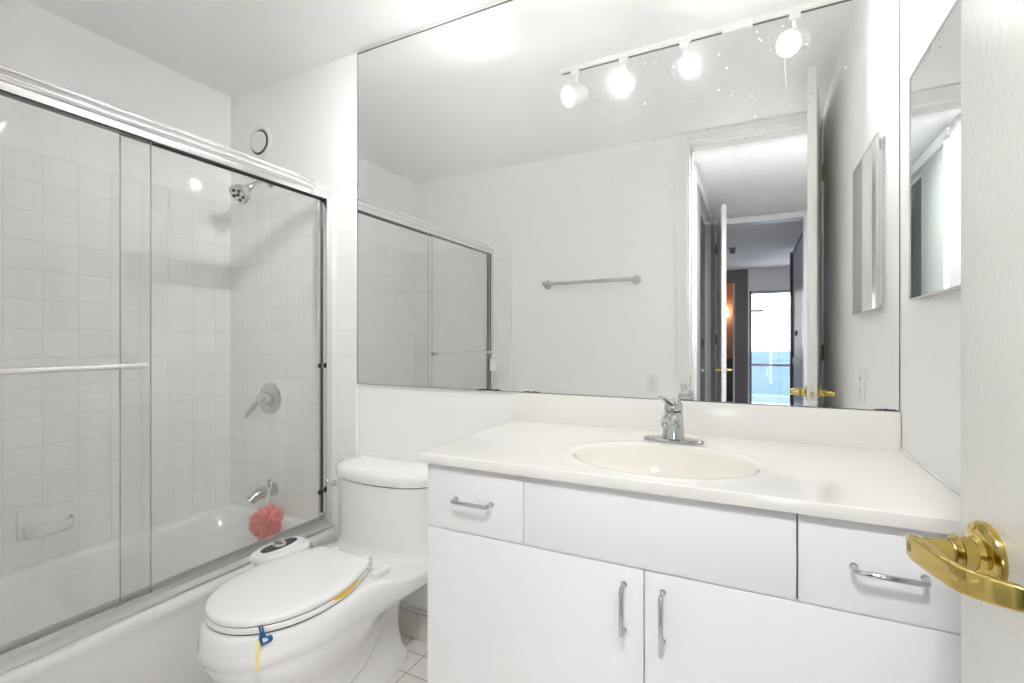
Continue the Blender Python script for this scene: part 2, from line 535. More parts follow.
# local frame: y runs from the hinge to the free edge, x = 0 is the wall-side face, -x the visible face
DT = 0.034
leaf = door_obj('door_leaf', B(-DT, 0, 0, DW, 0.012, ZD - 0.006, bev=0.0015), M['doorpaint'], door)
LZ = 0.968
LY = DW - 0.050
def lever_parts(side):
    s = -1 if side < 0 else 1
    x0 = -DT if s < 0 else 0.0
    K = 0.0055                              # spindle set a little shorter
    r = door_obj('lever_handle', lathe(NB(), [(0.0, 0.0345), (0.0025, 0.0345), (0.005, 0.0335), (0.0072, 0.030), (0.009, 0.020), (0.013, 0.0165), (0.024, 0.0165), (0.026, 0.0185), (0.028, 0.0165), (0.030, 0.014)],
                                             (x0, LY, LZ), (s, 0, 0), 40), M['brass'], door)
    neck = door_obj('neck', lathe(NB(), [(0.030, 0.0122), (0.060, 0.0122), (0.062, 0.0105)], (x0, LY, LZ), (s, 0, 0), 28), M['brass'], r)
    ring = door_obj('collar', lathe(NB(), [(0.029, 0.0132), (0.0305, 0.0138), (0.032, 0.0132)], (x0, LY, LZ), (s, 0, 0), 28), M['brass_d'], r)
    # flat lever blade: round eye on the spindle, sweeping back to the hinge side and curling towards the door
    path = [(0.0655, 0.0115, 0.0095, 0.0050), (0.0668, 0.006, 0.0128, 0.0058), (0.0668, -0.004, 0.0140, 0.0058), (0.0655, -0.030, 0.0132, 0.0054),
            (0.0620, -0.056, 0.0124, 0.0050), (0.0590, -0.071, 0.0120, 0.0048), (0.0535, -0.079, 0.0118, 0.0047), (0.0440, -0.087, 0.0116, 0.0046), (0.0310, -0.096, 0.0114, 0.0046), (0.0275, -0.0985, 0.0106, 0.0040)]
    rings = []
    pp = [Vector((s * (p[0] - K) + x0, LY + p[1], LZ)) for p in path]
    for i, p in enumerate(path):
        d = (pp[min(i + 1, len(pp) - 1)] - pp[max(i - 1, 0)]).normalized()
        nrm = Vector((0, 0, 1)).cross(d).normalized()
        hh, tt = p[2], p[3]
        ring_ = []
        for k in range(20):
            t = 2 * PI * k / 20
            cx_, sx_ = math.cos(t), math.sin(t)
            ex = 2 / 5.0
            ring_.append(pp[i] + nrm * (tt * math.copysign(abs(cx_) ** ex, cx_)) + Vector((0, 0, hh * math.copysign(abs(sx_) ** ex, sx_))))
        rings.append(ring_)
    blade = door_obj('lever', loft(NB(), rings), M['brass'], r, angle=50)
    door_obj('lock_button', lathe(NB(), [(0.0600, 0.0050), (0.0672, 0.0050), (0.0675, 0.003)], (x0, LY, LZ), (s, 0, 0), 16), M['brass_d'], r)
    return r
lever_parts(-1)
lever_parts(1)
door_obj('latch_plate', B(-DT + 0.006, -0.006, DW - 0.0002, DW + 0.0015, LZ - 0.029, LZ + 0.029, bev=0.0006), M['alu_d'], door)
door_obj('latch_bolt', B(-DT + 0.011, -0.011, DW, DW + 0.009, LZ - 0.009, LZ + 0.009, bev=0.002), M['brass'], door)
for z in (0.25, 1.13, 2.09):
    bm = NB()
    lathe(bm, [(0, 0.004), (0.002, 0.006), (0.086, 0.006), (0.088, 0.004)], (0.006, -0.004, z - 0.044), (0, 0, 1), 16)
    box(bm, -0.030, 0.004, -0.0022, 0.0, z - 0.04, z + 0.04)
    door_obj('hinge', bm, M['brass'], door)
door.rotation_euler = (0, 0, ang)

# ------------------------------------------------------------------ the wall mirror over the vanity
MX0, MX1, MZ0, MZ1 = -1.5137, 0.3415, 1.0092, 2.4255
mir = thing('wall_mirror', ((MX0 + MX1) / 2, D, MZ0), 'large frameless mirror covering the wall over the vanity and toilet tank', 'mirror')
obj('mirror_sheet', B(MX0 + 0.002, MX1 - 0.0009, D - 0.006, D - 0.0008, MZ0 + 0.0015, MZ1 - 0.0065), M['mirror'], mir, smooth=False)
bm = NB()
box(bm, MX0, MX0 + 0.002, D - 0.0065, D - 0.0008, MZ0, MZ1)
box(bm, MX1 - 0.0009, MX1, D - 0.0065, D - 0.0008, MZ0, MZ1)
box(bm, MX0, MX1, D - 0.0065, D - 0.0008, MZ1 - 0.0065, MZ1)
box(bm, MX0, MX1, D - 0.0065, D - 0.0008, MZ0, MZ0 + 0.0015)
obj('mirror_edge', bm, M['dark'], mir, smooth=False)
# black spots where the silvering has failed along the lower edge
for x0, x1, hh in ((-0.925, -0.815, 0.008), (-0.73, -0.665, 0.005), (0.285, 0.34, 0.005)):
    poly = [(x0, MZ0 + 0.001)]
    n = 16
    for k in range(n + 1):
        t = k / n
        poly.append((x0 + (x1 - x0) * t, MZ0 + 0.0018 + hh * math.sin(PI * t) ** 0.5 * random.uniform(0.25, 1.0)))
    poly.append((x1, MZ0 + 0.001))
    obj('desilvered_patch', prism(NB(), poly, 'y', D - 0.0064, D - 0.0059), M['black'], mir, smooth=False)['label'] = 'black desilvered patch on the lower mirror edge'

# ------------------------------------------------------------------ vanity
VX0, VX1 = -0.738, XR - 0.001
VF = 1.003
van = thing('vanity_cabinet', ((VX0 + VX1) / 2, 1.28, 0), 'white laminate vanity cabinet with drawers and doors under the sink', 'vanity cabinet')
bm = NB()
box(bm, VX0, VX0 + 0.016, VF + 0.020, D - 0.012, 0.10, 0.8845)
box(bm, VX1 - 0.016, VX1, VF + 0.020, D - 0.012, 0.10, 0.8845)
box(bm, VX0 + 0.016, VX1 - 0.016, VF + 0.020, D - 0.012, 0.10, 0.116)
box(bm, VX0 + 0.016, VX1 - 0.016, D - 0.018, D - 0.012, 0.116, 0.8845)
box(bm, VX0 + 0.01, VX1, VF + 0.085, D - 0.012, 0.0, 0.10)
obj('carcass', bm, [M['lam']], van, smooth=False)
obj('gap_shade_sheet', B(VX0 + 0.004, VX1 - 0.002, VF + 0.0185, VF + 0.0205, 0.104, 0.882), M['gap'], van, smooth=False)  # dark sheet behind the fronts, painted as the shade in their gaps
G = 0.0014
ZS = 0.724
XD1, XDM, XD2 = -0.468, -0.197, 0.073
def front(name, x0, x1, z0, z1):
    return obj(name, B(x0 + G, x1 - G, VF, VF + 0.018, z0 + G, z1 - G, bev=0.0012), M['lam'], van)
d1 = front('drawer', VX0, XD1, ZS, 0.8835)
front('false_front', XD1, XD2, ZS, 0.8835)
d2 = front('drawer', XD2, VX1, ZS, 0.8835)
dl = front('door', VX0, XDM, 0.104, ZS)
dr = front('door', XDM, VX1, 0.104, ZS)
def pull(parent, a, b):
    """bent wire pull between two feet on the front"""
    a, b = Vector(a), Vector(b)
    out = Vector((0, -0.026, 0))
    u = (b - a).normalized()
    pts = [a, a + out * 0.55, a + out * 0.85 + u * 0.002, a + out + u * 0.008, b + out - u * 0.008, b + out * 0.85 - u * 0.002, b + out * 0.55, b]
    bm = tube(NB(), pts, 0.0049, 14)
    for p in (a, b):
        lathe(bm, [(0, 0.0062), (0.002, 0.0062), (0.003, 0.0045)], p, (0, -1, 0), 16)
    return obj('handle', bm, M['chrome'], parent, angle=50)
y = VF
pull(d1, (-0.650, y, 0.804), (-0.552, y, 0.804))
pull(d2, (0.156, y, 0.805), (0.252, y, 0.805))
pull(dl, (-0.238, y, 0.687), (-0.238, y, 0.591))
pull(dr, (-0.160, y, 0.687), (-0.160, y, 0.589))

# countertop with the moulded oval basin
CX0, CX1, CY0, CY1 = -0.760, XR - 0.0012, 0.988, D - 0.002
CZ = 0.9095
CT = 0.0245
BX, BY, BA, BB = -0.197, 1.205, 0.210, 0.162
top = thing('countertop', ((CX0 + CX1) / 2, 1.28, CZ - CT), 'glossy cream one-piece vanity top with oval sink and backsplash', 'countertop')
def rect_hit(t, x0, x1, y0, y1):
    dx, dy = math.cos(t), math.sin(t)
    k = 1e9
    if dx > 1e-9: k = min(k, (x1 - BX) / dx)
    if dx < -1e-9: k = min(k, (x0 - BX) / dx)
    if dy > 1e-9: k = min(k, (y1 - BY) / dy)
    if dy < -1e-9: k = min(k, (y0 - BY) / dy)
    return BX + dx * k, BY + dy * k
angs = [2 * PI * k / 144 for k in range(144)]
for cx_, cy_ in ((CX0, CY0), (CX1, CY0), (CX0, CY1), (CX1, CY1)):
    a = math.atan2(cy_ - BY, cx_ - BX) % (2 * PI)
    i = min(range(len(angs)), key=lambda q: abs(angs[q] - a))
    angs[i] = a
angs.sort()
rings = []
def rr(inset, z):
    return [(*rect_hit(t, CX0 + inset, CX1 - inset * 0.02, CY0 + inset, CY1 - inset * 0.02), z) for t in angs]
rings.append(rr(0.003, CZ - CT))
rings.append(rr(0.0008, CZ - CT + 0.001))
rings.append(rr(0.0, CZ - CT + 0.004))
rings.append(rr(0.0, CZ - 0.0035))
rings.append(rr(0.0010, CZ - 0.0010))
rings.append(rr(0.0034, CZ))
rings.append(rr(0.0060, CZ))
def ell(t):
    dx, dy = math.cos(t), math.sin(t)
    k = 1 / math.sqrt((dx / BA) ** 2 + (dy / BB) ** 2)
    return dx * k, dy * k
def er(f, z):
    return [(BX + ell(t)[0] * f, BY + ell(t)[1] * f, z) for t in angs]
for f, dz in ((1.24, 0.0), (1.20, 0.0), (1.15, 0.0003), (1.11, 0.0008), (1.07, 0.0008), (1.035, 0.0), (1.015, -0.0025), (1.0, -0.007)):
    rings.append(er(f, CZ + dz))
obj('slab', loft(NB(), rings, False, False), M['counter'], top, angle=40)
rings = [er(f, CZ + dz) for f, dz in ((1.03, -0.0018), (1.013, -0.0034), (1.0, -0.0068), (0.975, -0.018), (0.94, -0.036), (0.88, -0.060), (0.78, -0.086), (0.62, -0.108), (0.42, -0.121), (0.22, -0.127), (0.10, -0.130))]
obj('basin', loft(NB(), rings, False, True), M['basin'], top, angle=60)
bm = NB()
lathe(bm, [(-0.002, 0.024), (0.001, 0.024), (0.0025, 0.021), (0.0025, 0.017), (0.0, 0.016), (0.001, 0.012), (0.004, 0.010), (0.0045, 0.002)], (BX, BY, CZ - 0.129), (0, 0, 1), 28)
obj('drain', bm, M['chrome'], top)
bm = B(CX0 + 0.003, CX1, D - 0.022, D - 0.001, CZ - 0.002, 1.0085, bev=0.003)
obj('backsplash', bm, M['counter'], top)
# bead of caulk where the top meets the wall
tag(obj('caulk_bead', tube(NB(), [(XR - 0.002, 0.99, CZ + 0.002), (XR - 0.002, D - 0.024, CZ + 0.002)], 0.0045, 8), M['plastic']),
    'white caulk bead along the right wall at the vanity top', 'caulk')

# faucet
FX, FY = -0.197, 1.415
fau = thing('faucet', (FX, FY, CZ), 'chrome single-lever faucet on the vanity top behind the sink', 'faucet')
def sup(cx_, cy_, a, b, z, n=2.6, seg=40):
    out = []
    for k in range(seg):
        t = 2 * PI * k / seg
        c_, s_ = math.cos(t), math.sin(t)
        out.append((cx_ + a * math.copysign(abs(c_) ** (2 / n), c_), cy_ + b * math.copysign(abs(s_) ** (2 / n), s_), z))
    return out
obj('base_plate', loft(NB(), [sup(FX, FY, 0.081, 0.027, CZ + 0.0012), sup(FX, FY, 0.081, 0.027, CZ + 0.006), sup(FX, FY, 0.078, 0.024, CZ + 0.010), sup(FX, FY, 0.060, 0.015, CZ + 0.012)]), M['chrome'], fau)
bm = NB()
loft(bm, [sup(FX, FY, a, b, CZ + z, 2.2) for z, a, b in ((0.011, 0.0310, 0.0265), (0.016, 0.0300, 0.0255), (0.05, 0.0275, 0.0245), (0.075, 0.0262, 0.0245), (0.083, 0.0250, 0.0235), (0.085, 0.0225, 0.021))])
obj('body', bm, M['chrome'], fau, angle=60)
sp = smooth_path([(FX, FY - 0.005, CZ + 0.060), (FX - 0.002, FY - 0.045, CZ + 0.074), (FX - 0.003, FY - 0.085, CZ + 0.076), (FX - 0.004, FY - 0.112, CZ + 0.068)], 5)
rs = [0.0185 - 0.0050 * i / (len(sp) - 1) for i in range(len(sp))]
bm = tube(NB(), sp, rs, 20)
obj('spout', bm, M['chrome'], fau, angle=60)
obj('aerator', lathe(NB(), [(0, 0.0105), (0.010, 0.0105), (0.011, 0.008)], (FX - 0.004, FY - 0.106, CZ + 0.066), (0, -0.25, -1), 20), M['chrome_b'], fau)
# domed handle cap over a dark seam, with a paddle rising forward and to the left
obj('cap_seam', loft(NB(), [sup(FX, FY, 0.021, 0.020, CZ + z, 2.2) for z in (0.084, 0.090)]), M['black'], fau)
lv = obj('lever', loft(NB(), [sup(FX + z * 0.06, FY, a, b, CZ + z + 0.0885, 2.2) for z, a, b in ((0.0, 0.0245, 0.023), (0.004, 0.0255, 0.024), (0.018, 0.0235, 0.0225), (0.028, 0.017, 0.017), (0.032, 0.007, 0.007))]), M['chrome'], fau, angle=60)
rings = []
for k, (xx, yy, zz, hw, th) in enumerate(((0.004, 0.006, 0.100, 0.012, 0.009), (-0.001, -0.012, 0.108, 0.0135, 0.0085), (-0.008, -0.035, 0.117, 0.0125, 0.0065), (-0.014, -0.058, 0.127, 0.0115, 0.0048), (-0.019, -0.074, 0.134, 0.0125, 0.0038), (-0.021, -0.080, 0.137, 0.0085, 0.0028))):
    ring = []
    for q in range(20):
        t = 2 * PI * q / 20
        ring.append((FX + xx + hw * math.cos(t), FY + yy + th * 0.35 * math.sin(t), CZ + zz - 0.006 * k / 5 + th * math.sin(t)))
    rings.append(ring)
obj('lever_paddle', loft(NB(), rings), M['chrome'], lv, angle=60)

# ------------------------------------------------------------------ mirrored medicine cabinet on the right wall
mcx = 0.3245
mc = thing('medicine_cabinet', (XR, 1.21, 1.283), 'shallow mirrored medicine cabinet on the right wall beside the big mirror', 'cabinet')
MY0, MY1, MCZ0, MCZ1 = 1.022, 1.399, 1.284, 1.794
obj('cabinet_body', B(mcx + 0.006, XR, MY0 + 0.012, MY1 - 0.006, MCZ0 + 0.012, MCZ1 - 0.008, bev=0.001), M['plastic'], mc)
obj('mirror_door', B(mcx, mcx + 0.0045, MY0 + 0.003, MY1 - 0.003, MCZ0 + 0.004, MCZ1 - 0.003), M['mirror_c'], mc, smooth=False)
bm = NB()
for a in ((MY0, MY0 + 0.003, MCZ0, MCZ1), (MY1 - 0.003, MY1, MCZ0, MCZ1), (MY0, MY1, MCZ0, MCZ0 + 0.004), (MY0, MY1, MCZ1 - 0.003, MCZ1)):
    box(bm, mcx - 0.0015, mcx + 0.006, *a)
obj('door_edge', bm, M['alu_d'], mc, smooth=False)
obj('hinge', lathe(NB(), [(0, 0.004), (0.025, 0.004)], (mcx + 0.010, MY1 - 0.002, MCZ1 - 0.045), (0, 0, 1), 12), M['chrome_b'], mc)

# outlet on the right wall, light switch on the doorway wall
def wall_plate(name, loc, label, cat, normal, slots):
    t = thing(name, loc, label, cat)
    x, yv, z = loc
    def bb(u0, u1, d0, d1, z0, z1, bev=0.0):
        if normal == 'y':
            return B(x + u0, x + u1, yv + d0, yv + d1, z + z0, z + z1, bev=bev)
        return B(x - d1, x - d0, yv + u0, yv + u1, z + z0, z + z1, bev=bev)
    obj('cover_plate', bb(-0.035, 0.035, 0, 0.006, -0.058, 0.058, 0.0022), M['plastic'], t)
    if slots == 'toggle':
        obj('toggle', bb(-0.005, 0.005, 0.005, 0.017, -0.012, 0.010, 0.002), M['alu_d'], t)
        for dz in (-0.03, 0.03):
            obj('screw', bb(-0.003, 0.003, 0.005, 0.0068, dz - 0.003, dz + 0.003, 0.0006), M['chrome_b'], t)
    else:
        for dz in (-0.02, 0.02):
            f = obj('socket', bb(-0.016, 0.016, 0.005, 0.0075, dz - 0.014, dz + 0.014, 0.002), M['plastic'], t)
            for du in (-0.006, 0.006):
                obj('slot', bb(du - 0.0012, du + 0.0012, 0.007, 0.008, dz - 0.004, dz + 0.006), M['black'], f)
    return t
wall_plate('light_switch', (-0.549, YO, 0.935), 'white toggle light switch plate beside the doorway, seen in the mirror', 'light switch', 'y', 'toggle')
wall_plate('wall_outlet', (XR, 1.087, 1.04), 'white wall outlet on the right wall under the mirrored cabinet', 'outlet', 'x', 'outlet')

# towel bar on the doorway wall
tbar = thing('towel_bar', (-0.945, YO, 1.575), 'chrome towel bar on the wall between tub and doorway', 'towel bar')
for x in (-1.245, -0.645):
    bm = lathe(NB(), [(0, 0.028), (0.004, 0.028), (0.008, 0.022), (0.012, 0.012), (0.045, 0.010), (0.050, 0.014), (0.066, 0.014), (0.070, 0.010)], (x, YO, 1.575), (0, 1, 0), 24)
    obj('bracket', bm, M['chrome'], tbar)
obj('bar', tube(NB(), [(-1.242, YO + 0.058, 1.575), (-0.648, YO + 0.058, 1.575)], 0.0115, 20), M['chrome'], tbar)

# ------------------------------------------------------------------ bathtub
TX1 = -1.640                                 # front of the apron
TZ = 0.375
tub_y0, tub_y1 = YO + TT + 0.001, D - TT - 0.001
tubt = thing('bathtub', ((XL + TX1) / 2, 0.82, 0), 'white enamel alcove bathtub with a rolled front rim', 'bathtub')
def rrect(x0, x1, y0, y1, r, z, seg=8):
    out = []
    for cx_, cy_, a0 in ((x1 - r, y1 - r, 0), (x0 + r, y1 - r, PI / 2), (x0 + r, y0 + r, PI), (x1 - r, y0 + r, 3 * PI / 2)):
        for k in range(seg + 1):
            t = a0 + PI / 2 * k / seg
            out.append((cx_ + r * math.cos(t), cy_ + r * math.sin(t), z))
    return out
tx0 = XL + TT + 0.001
rings = [
    rrect(tx0, TX1 - 0.030, tub_y0, tub_y1, 0.004, 0.0),
    rrect(tx0, TX1 - 0.030, tub_y0, tub_y1, 0.004, 0.05),
    rrect(tx0, TX1 - 0.012, tub_y0, tub_y1, 0.004, 0.28),
    rrect(tx0, TX1 - 0.010, tub_y0, tub_y1, 0.004, 0.315),
    rrect(tx0, TX1 - 0.003, tub_y0, tub_y1, 0.004, 0.330),
    rrect(tx0, TX1, tub_y0, tub_y1, 0.004, 0.345),
    rrect(tx0, TX1 - 0.004, tub_y0, tub_y1, 0.004, 0.362),
    rrect(tx0, TX1 - 0.014, tub_y0, tub_y1, 0.006, 0.373),
    rrect(tx0, TX1 - 0.026, tub_y0, tub_y1, 0.006, TZ),
    rrect(tx0 + 0.045, TX1 - 0.090, tub_y0 + 0.075, tub_y1 - 0.030, 0.10, TZ - 0.003),
    rrect(tx0 + 0.052, TX1 - 0.097, tub_y0 + 0.083, tub_y1 - 0.036, 0.11, TZ - 0.006),
    rrect(tx0 + 0.058, TX1 - 0.103, tub_y0 + 0.092, tub_y1 - 0.042, 0.12, TZ - 0.02),
    rrect(tx0 + 0.085, TX1 - 0.130, tub_y0 + 0.19, tub_y1 - 0.085, 0.14, 0.16),
    rrect(tx0 + 0.105, TX1 - 0.150, tub_y0 + 0.25, tub_y1 - 0.115, 0.14, 0.09),
    rrect(tx0 + 0.15, TX1 - 0.195, tub_y0 + 0.32, tub_y1 - 0.16, 0.12, 0.065),
]
obj('tub_shell', loft(NB(), rings), M['tub'], tubt, angle=50)
obj('overflow_plate', lathe(NB(), [(0, 0.034), (0.004, 0.034), (0.008, 0.028), (0.009, 0.01)], (-2.035, tub_y1 - 0.060, 0.26), (0, -1, 0.2), 28), M['chrome'], tubt)
obj('tub_drain', lathe(NB(), [(0, 0.030), (0.003, 0.030), (0.004, 0.02), (0.002, 0.016)], (-2.035, tub_y1 - 0.23, 0.066), (0, 0, 1), 24), M['chrome'], tubt)

# ------------------------------------------------------------------ sliding shower door on the tub
SX = -1.683
sd = thing('shower_door', (SX, 0.82, TZ), 'chrome-framed sliding glass shower door standing on the tub rim', 'shower door')
sy0, sy1 = YO + TT + 0.001, D - TT - 0.001
# header: flat track plus a rounded cover a little shorter than the opening
bm = NB()
prism(bm, [(SX - 0.030, 1.824), (SX - 0.026, 1.815), (SX - 0.022, 1.824), (SX + 0.016, 1.824), (SX + 0.018, 1.812), (SX + 0.024, 1.812), (SX + 0.026, 1.824), (SX + 0.026, 1.850), (SX - 0.030, 1.850)], 'y', sy0, sy1)
obj('header_track', bm, M['alu'], sd, angle=30)
prof = []
for k in range(11):
    t = -PI / 2 + PI * k / 10
    prof.append((SX + 0.026 + 0.010 * math.cos(t), 1.846 + 0.0145 * math.sin(t)))
prof += [(SX + 0.024, 1.864), (SX + 0.026, 1.870), (SX + 0.024, 1.876), (SX + 0.017, 1.878), (SX + 0.010, 1.874), (SX - 0.026, 1.868), (SX - 0.030, 1.852), (SX + 0.020, 1.8510)]
obj('header_cover', prism(NB(), prof, 'y', 0.16, 1.462), M['alu'], sd, angle=40)
obj('header_seal', B(SX - 0.016, SX + 0.0145, sy0 + 0.03, sy1 - 0.03, 1.8125, 1.8238), M['gasket'], sd, smooth=False)
# wall channels
for (a, b, s) in ((sy1 - 0.030, sy1, 1), (sy0, sy0 + 0.030, -1)):
    bm = B(SX - 0.028, SX + 0.024, a, b, 0.397, 1.818, bev=0.002)
    ch = obj('wall_channel', bm, M['alu'], sd)
    g0, g1 = (a - 0.005, a + 0.0) if s > 0 else (b, b + 0.005)
    obj('seal', B(SX - 0.013, SX - 0.004 if s > 0 else SX + 0.019, g0, g1, 0.44, 1.812), M['gasket'], ch, smooth=False)
for z in (1.085, 0.535):
    bm = lathe(NB(), [(0, 0.008), (0.004, 0.011), (0.016, 0.011), (0.020, 0.007)], (SX + 0.005, sy1 - 0.056, z), (0, 1, 0), 18)
    bp_ = obj('bumper', bm, M['black'], sd)
    if z > 1:
        obj('bumper_ring', lathe(NB(), [(0.006, 0.0125), (0.011, 0.0125)], (SX + 0.005, sy1 - 0.056, z), (0, 1, 0), 18), M['chrome'], bp_)
# bottom track
bm = NB()
prism(bm, [(SX - 0.036, TZ), (SX + 0.034, TZ), (SX + 0.034, TZ + 0.008), (SX + 0.026, TZ + 0.013), (SX + 0.010, TZ + 0.018), (SX + 0.0085, TZ + 0.034), (SX + 0.0045, TZ + 0.034),
           (SX + 0.0035, TZ + 0.020), (SX - 0.0145, TZ + 0.020), (SX - 0.016, TZ + 0.046), (SX - 0.020, TZ + 0.046), (SX - 0.024, TZ + 0.018), (SX - 0.036, TZ + 0.006)], 'y', sy0, sy1)
obj('bottom_track', bm, M['alu_d'], sd, angle=25)
# glass panels: the outer one (towel bar) nearer the room, the inner one behind it
def pane(x, y0, y1):
    p = obj('glass_panel', B(x, x + 0.0012, y0 + 0.002, y1 - 0.002, 0.412, 1.822), M['glass'], sd, smooth=False)
    bm = NB()
    box(bm, x - 0.002, x + 0.003, y0, y0 + 0.002, 0.412, 1.822)
    box(bm, x - 0.002, x + 0.003, y1 - 0.002, y1, 0.412, 1.822)
    obj('glass_edge', bm, M['gedge'], p, smooth=False)
    bm = NB()
    box(bm, x - 0.0045, x + 0.0055, y0, y1, 1.809, 1.8236)
    obj('hanger_rail', bm, M['gasket'], p, smooth=False)
    return p
outer = pane(SX + 0.014, 0.118, 0.846)
inner = pane(SX - 0.010, 0.774, 1.522)
bx = SX + 0.014
bar = obj('towel_bar', tube(NB(), [(bx + 0.042, 0.16, 1.118), (bx + 0.042, 0.812, 1.118)], 0.0085, 18), M['alu'], outer)
for yy in (0.178, 0.794):
    bm = lathe(NB(), [(-0.014, 0.012), (-0.004, 0.012), (-0.002, 0.007), (0.002, 0.007), (0.004, 0.011), (0.010, 0.011), (0.016, 0.006), (0.034, 0.006), (0.042, 0.0075)], (bx, yy, 1.118), (1, 0, 0), 18)
    obj('bar_bracket', bm, M['chrome'], bar)
hp = thing('hanging_bottle', (-1.615, 0.150, 1.0), 'slim white bottle hanging at the doorway end of the towel bar', 'bottle')
obj('bottle_body', loft(NB(), [sup(-1.622, 0.150, w, w * 0.8, z, 2.8, 24) for z, w in ((0.985, 0.020), (0.99, 0.025), (1.06, 0.025), (1.075, 0.022), (1.083, 0.011))]), M['plastic'], hp, angle=50)
obj('hanger_loop', tube(NB(), smooth_path([(-1.622, 0.150, 1.08), (-1.634, 0.152, 1.112), (-1.627, 0.153, 1.1295), (-1.618, 0.152, 1.112), (-1.621, 0.150, 1.08)], 5), 0.002, 8), M['cord'], hp)

# ------------------------------------------------------------------ shower fittings
yw = D - TT
sh = thing('shower_fixture', (-2.085, yw, 1.95), 'chrome shower head on a bent arm high on the tiled wall', 'shower head')
wy = D
obj('flange', lathe(NB(), [(0, 0.028), (0.003, 0.028), (0.010, 0.020), (0.014, 0.011)], (-2.075, wy, 1.952), (0, -1, 0), 24), M['chrome'], sh)
arm = smooth_path([(-2.070, wy - 0.004, 1.952), (-2.076, wy - 0.045, 1.948), (-2.080, wy - 0.078, 1.927), (-2.083, wy - 0.096, 1.911)], 5)
obj('arm', tube(NB(), arm, 0.0085, 14), M['chrome'], sh)
hd = Vector((0.02, -0.74, -0.67)).normalized()
hc = Vector((-2.083, wy - 0.094, 1.912))
head = obj('head', lathe(NB(), [(-0.004, 0.012), (0.010, 0.017), (0.018, 0.014), (0.028, 0.019), (0.062, 0.040), (0.078, 0.045), (0.088, 0.045), (0.091, 0.041), (0.089, 0.039)], hc, hd, 32), M['chrome_b'], sh)
a_, b_ = frame_for(hd)
for k in range(6):
    rr_ = 0.025 if k else 0.0
    p = hc + hd * 0.0892 + (a_ * math.cos(2 * PI * k / 5) + b_ * math.sin(2 * PI * k / 5)) * rr_
    obj('nozzle', lathe(NB(), [(0, 0.0075), (0.003, 0.0075), (0.0035, 0.005)], p, hd, 12), M['black'], head)

va = thing('shower_valve', (-2.065, yw, 0.92), 'chrome shower valve with lever on the tiled wall above the tub spout', 'shower valve')
obj('escutcheon', lathe(NB(), [(0, 0.076), (0.003, 0.076), (0.008, 0.070), (0.014, 0.045), (0.016, 0.030)], (-2.065, yw, 0.918), (0, -1, 0), 40), M['chrome_b'], va)
obj('hub', lathe(NB(), [(0.014, 0.030), (0.030, 0.027), (0.058, 0.024), (0.066, 0.020), (0.068, 0.010)], (-2.065, yw, 0.918), (0, -1, 0), 28), M['chrome_b'], va)
lp = smooth_path([(-2.065, yw - 0.052, 0.918), (-2.085, yw - 0.068, 0.892), (-2.103, yw - 0.082, 0.860), (-2.116, yw - 0.092, 0.835)], 5)
obj('lever', tube(NB(), lp, [0.016 - 0.008 * i / (len(lp) - 1) for i in range(len(lp))], 14), M['chrome_b'], va)

ts = thing('tub_spout', (-2.035, yw, 0.49), 'chrome tub spout with a pink bath pouf hung on it', 'tub spout')
sp = smooth_path([(-2.035, yw, 0.490), (-2.038, yw - 0.05, 0.488), (-2.043, yw - 0.095, 0.480), (-2.046, yw - 0.120, 0.462)], 5)
obj('spout_body', tube(NB(), sp, [0.030 - 0.009 * i / (len(sp) - 1) for i in range(len(sp))], 22), M['chrome_b'], ts, angle=60)
obj('diverter_knob', lathe(NB(), [(0, 0.004), (0.016, 0.004), (0.017, 0.009), (0.024, 0.009), (0.026, 0.005)], (-2.036, yw - 0.028, 0.514), (0, 0, 1), 14), M['chrome_b'], ts)

pc = Vector((-1.982, yw - 0.082, 0.366))
pf = thing('bath_pouf', (pc.x, pc.y, pc.z - 0.075), 'coral pink netting bath pouf hanging from the tub spout', 'bath pouf')
bm = NB()
for k in range(90):
    zz = 1 - 2 * (k + 0.5) / 90
    ph = k * 2.39996
    n = Vector((math.sqrt(1 - zz * zz) * math.cos(ph), math.sqrt(1 - zz * zz) * math.sin(ph), zz))
    n = (n + Vector((random.uniform(-.3, .3), random.uniform(-.3, .3), random.uniform(-.3, .3)))).normalized()
    a_, b_ = frame_for(n)
    R = random.uniform(0.020, 0.031)
    ruff = random.randint(3, 5)
    p0 = random.uniform(0, 6)
    c0 = pc + n * random.uniform(0.026, 0.042)
    prev = []
    seg = 28
    for ir, fr_ in enumerate((0.12, 0.5, 0.8, 1.0)):
        ring = []
        for q in range(seg):
            t = 2 * PI * q / seg
            amp = 0.020 * fr_ ** 1.5
            h = amp * math.sin(ruff * t + p0) + 0.006 * fr_ * math.sin(2 * ruff * t + 1) + 0.012 * fr_
            ring.append(bm.verts.new(c0 + (a_ * math.cos(t) + b_ * math.sin(t)) * R * fr_ + n * h))
        if prev:
            for q in range(seg):
                bm.faces.new((prev[q], prev[(q + 1) % seg], ring[(q + 1) % seg], ring[q]))
        prev = ring
po = obj('netting', bm, M['pouf'], pf, angle=180)
sol = po.modifiers.new('thick', 'SOLIDIFY')
sol.thickness = 0.0008
tp = [(pc.x, pc.y, pc.z + 0.05), (pc.x - 0.012, pc.y + 0.010, pc.z + 0.085), (-2.004, yw - 0.048, 0.495), (-2.018, yw - 0.034, 0.526), (-2.034, yw - 0.018, 0.528), (-2.046, yw - 0.024, 0.526), (-2.040, yw - 0.042, 0.524), (-2.012, yw - 0.052, 0.505), (pc.x - 0.006, pc.y + 0.006, pc.z + 0.085), (pc.x + 0.002, pc.y, pc.z + 0.05)]
obj('hanging_cord', tube(NB(), smooth_path(tp, 5), 0.0026, 8), M['cord'], pf)

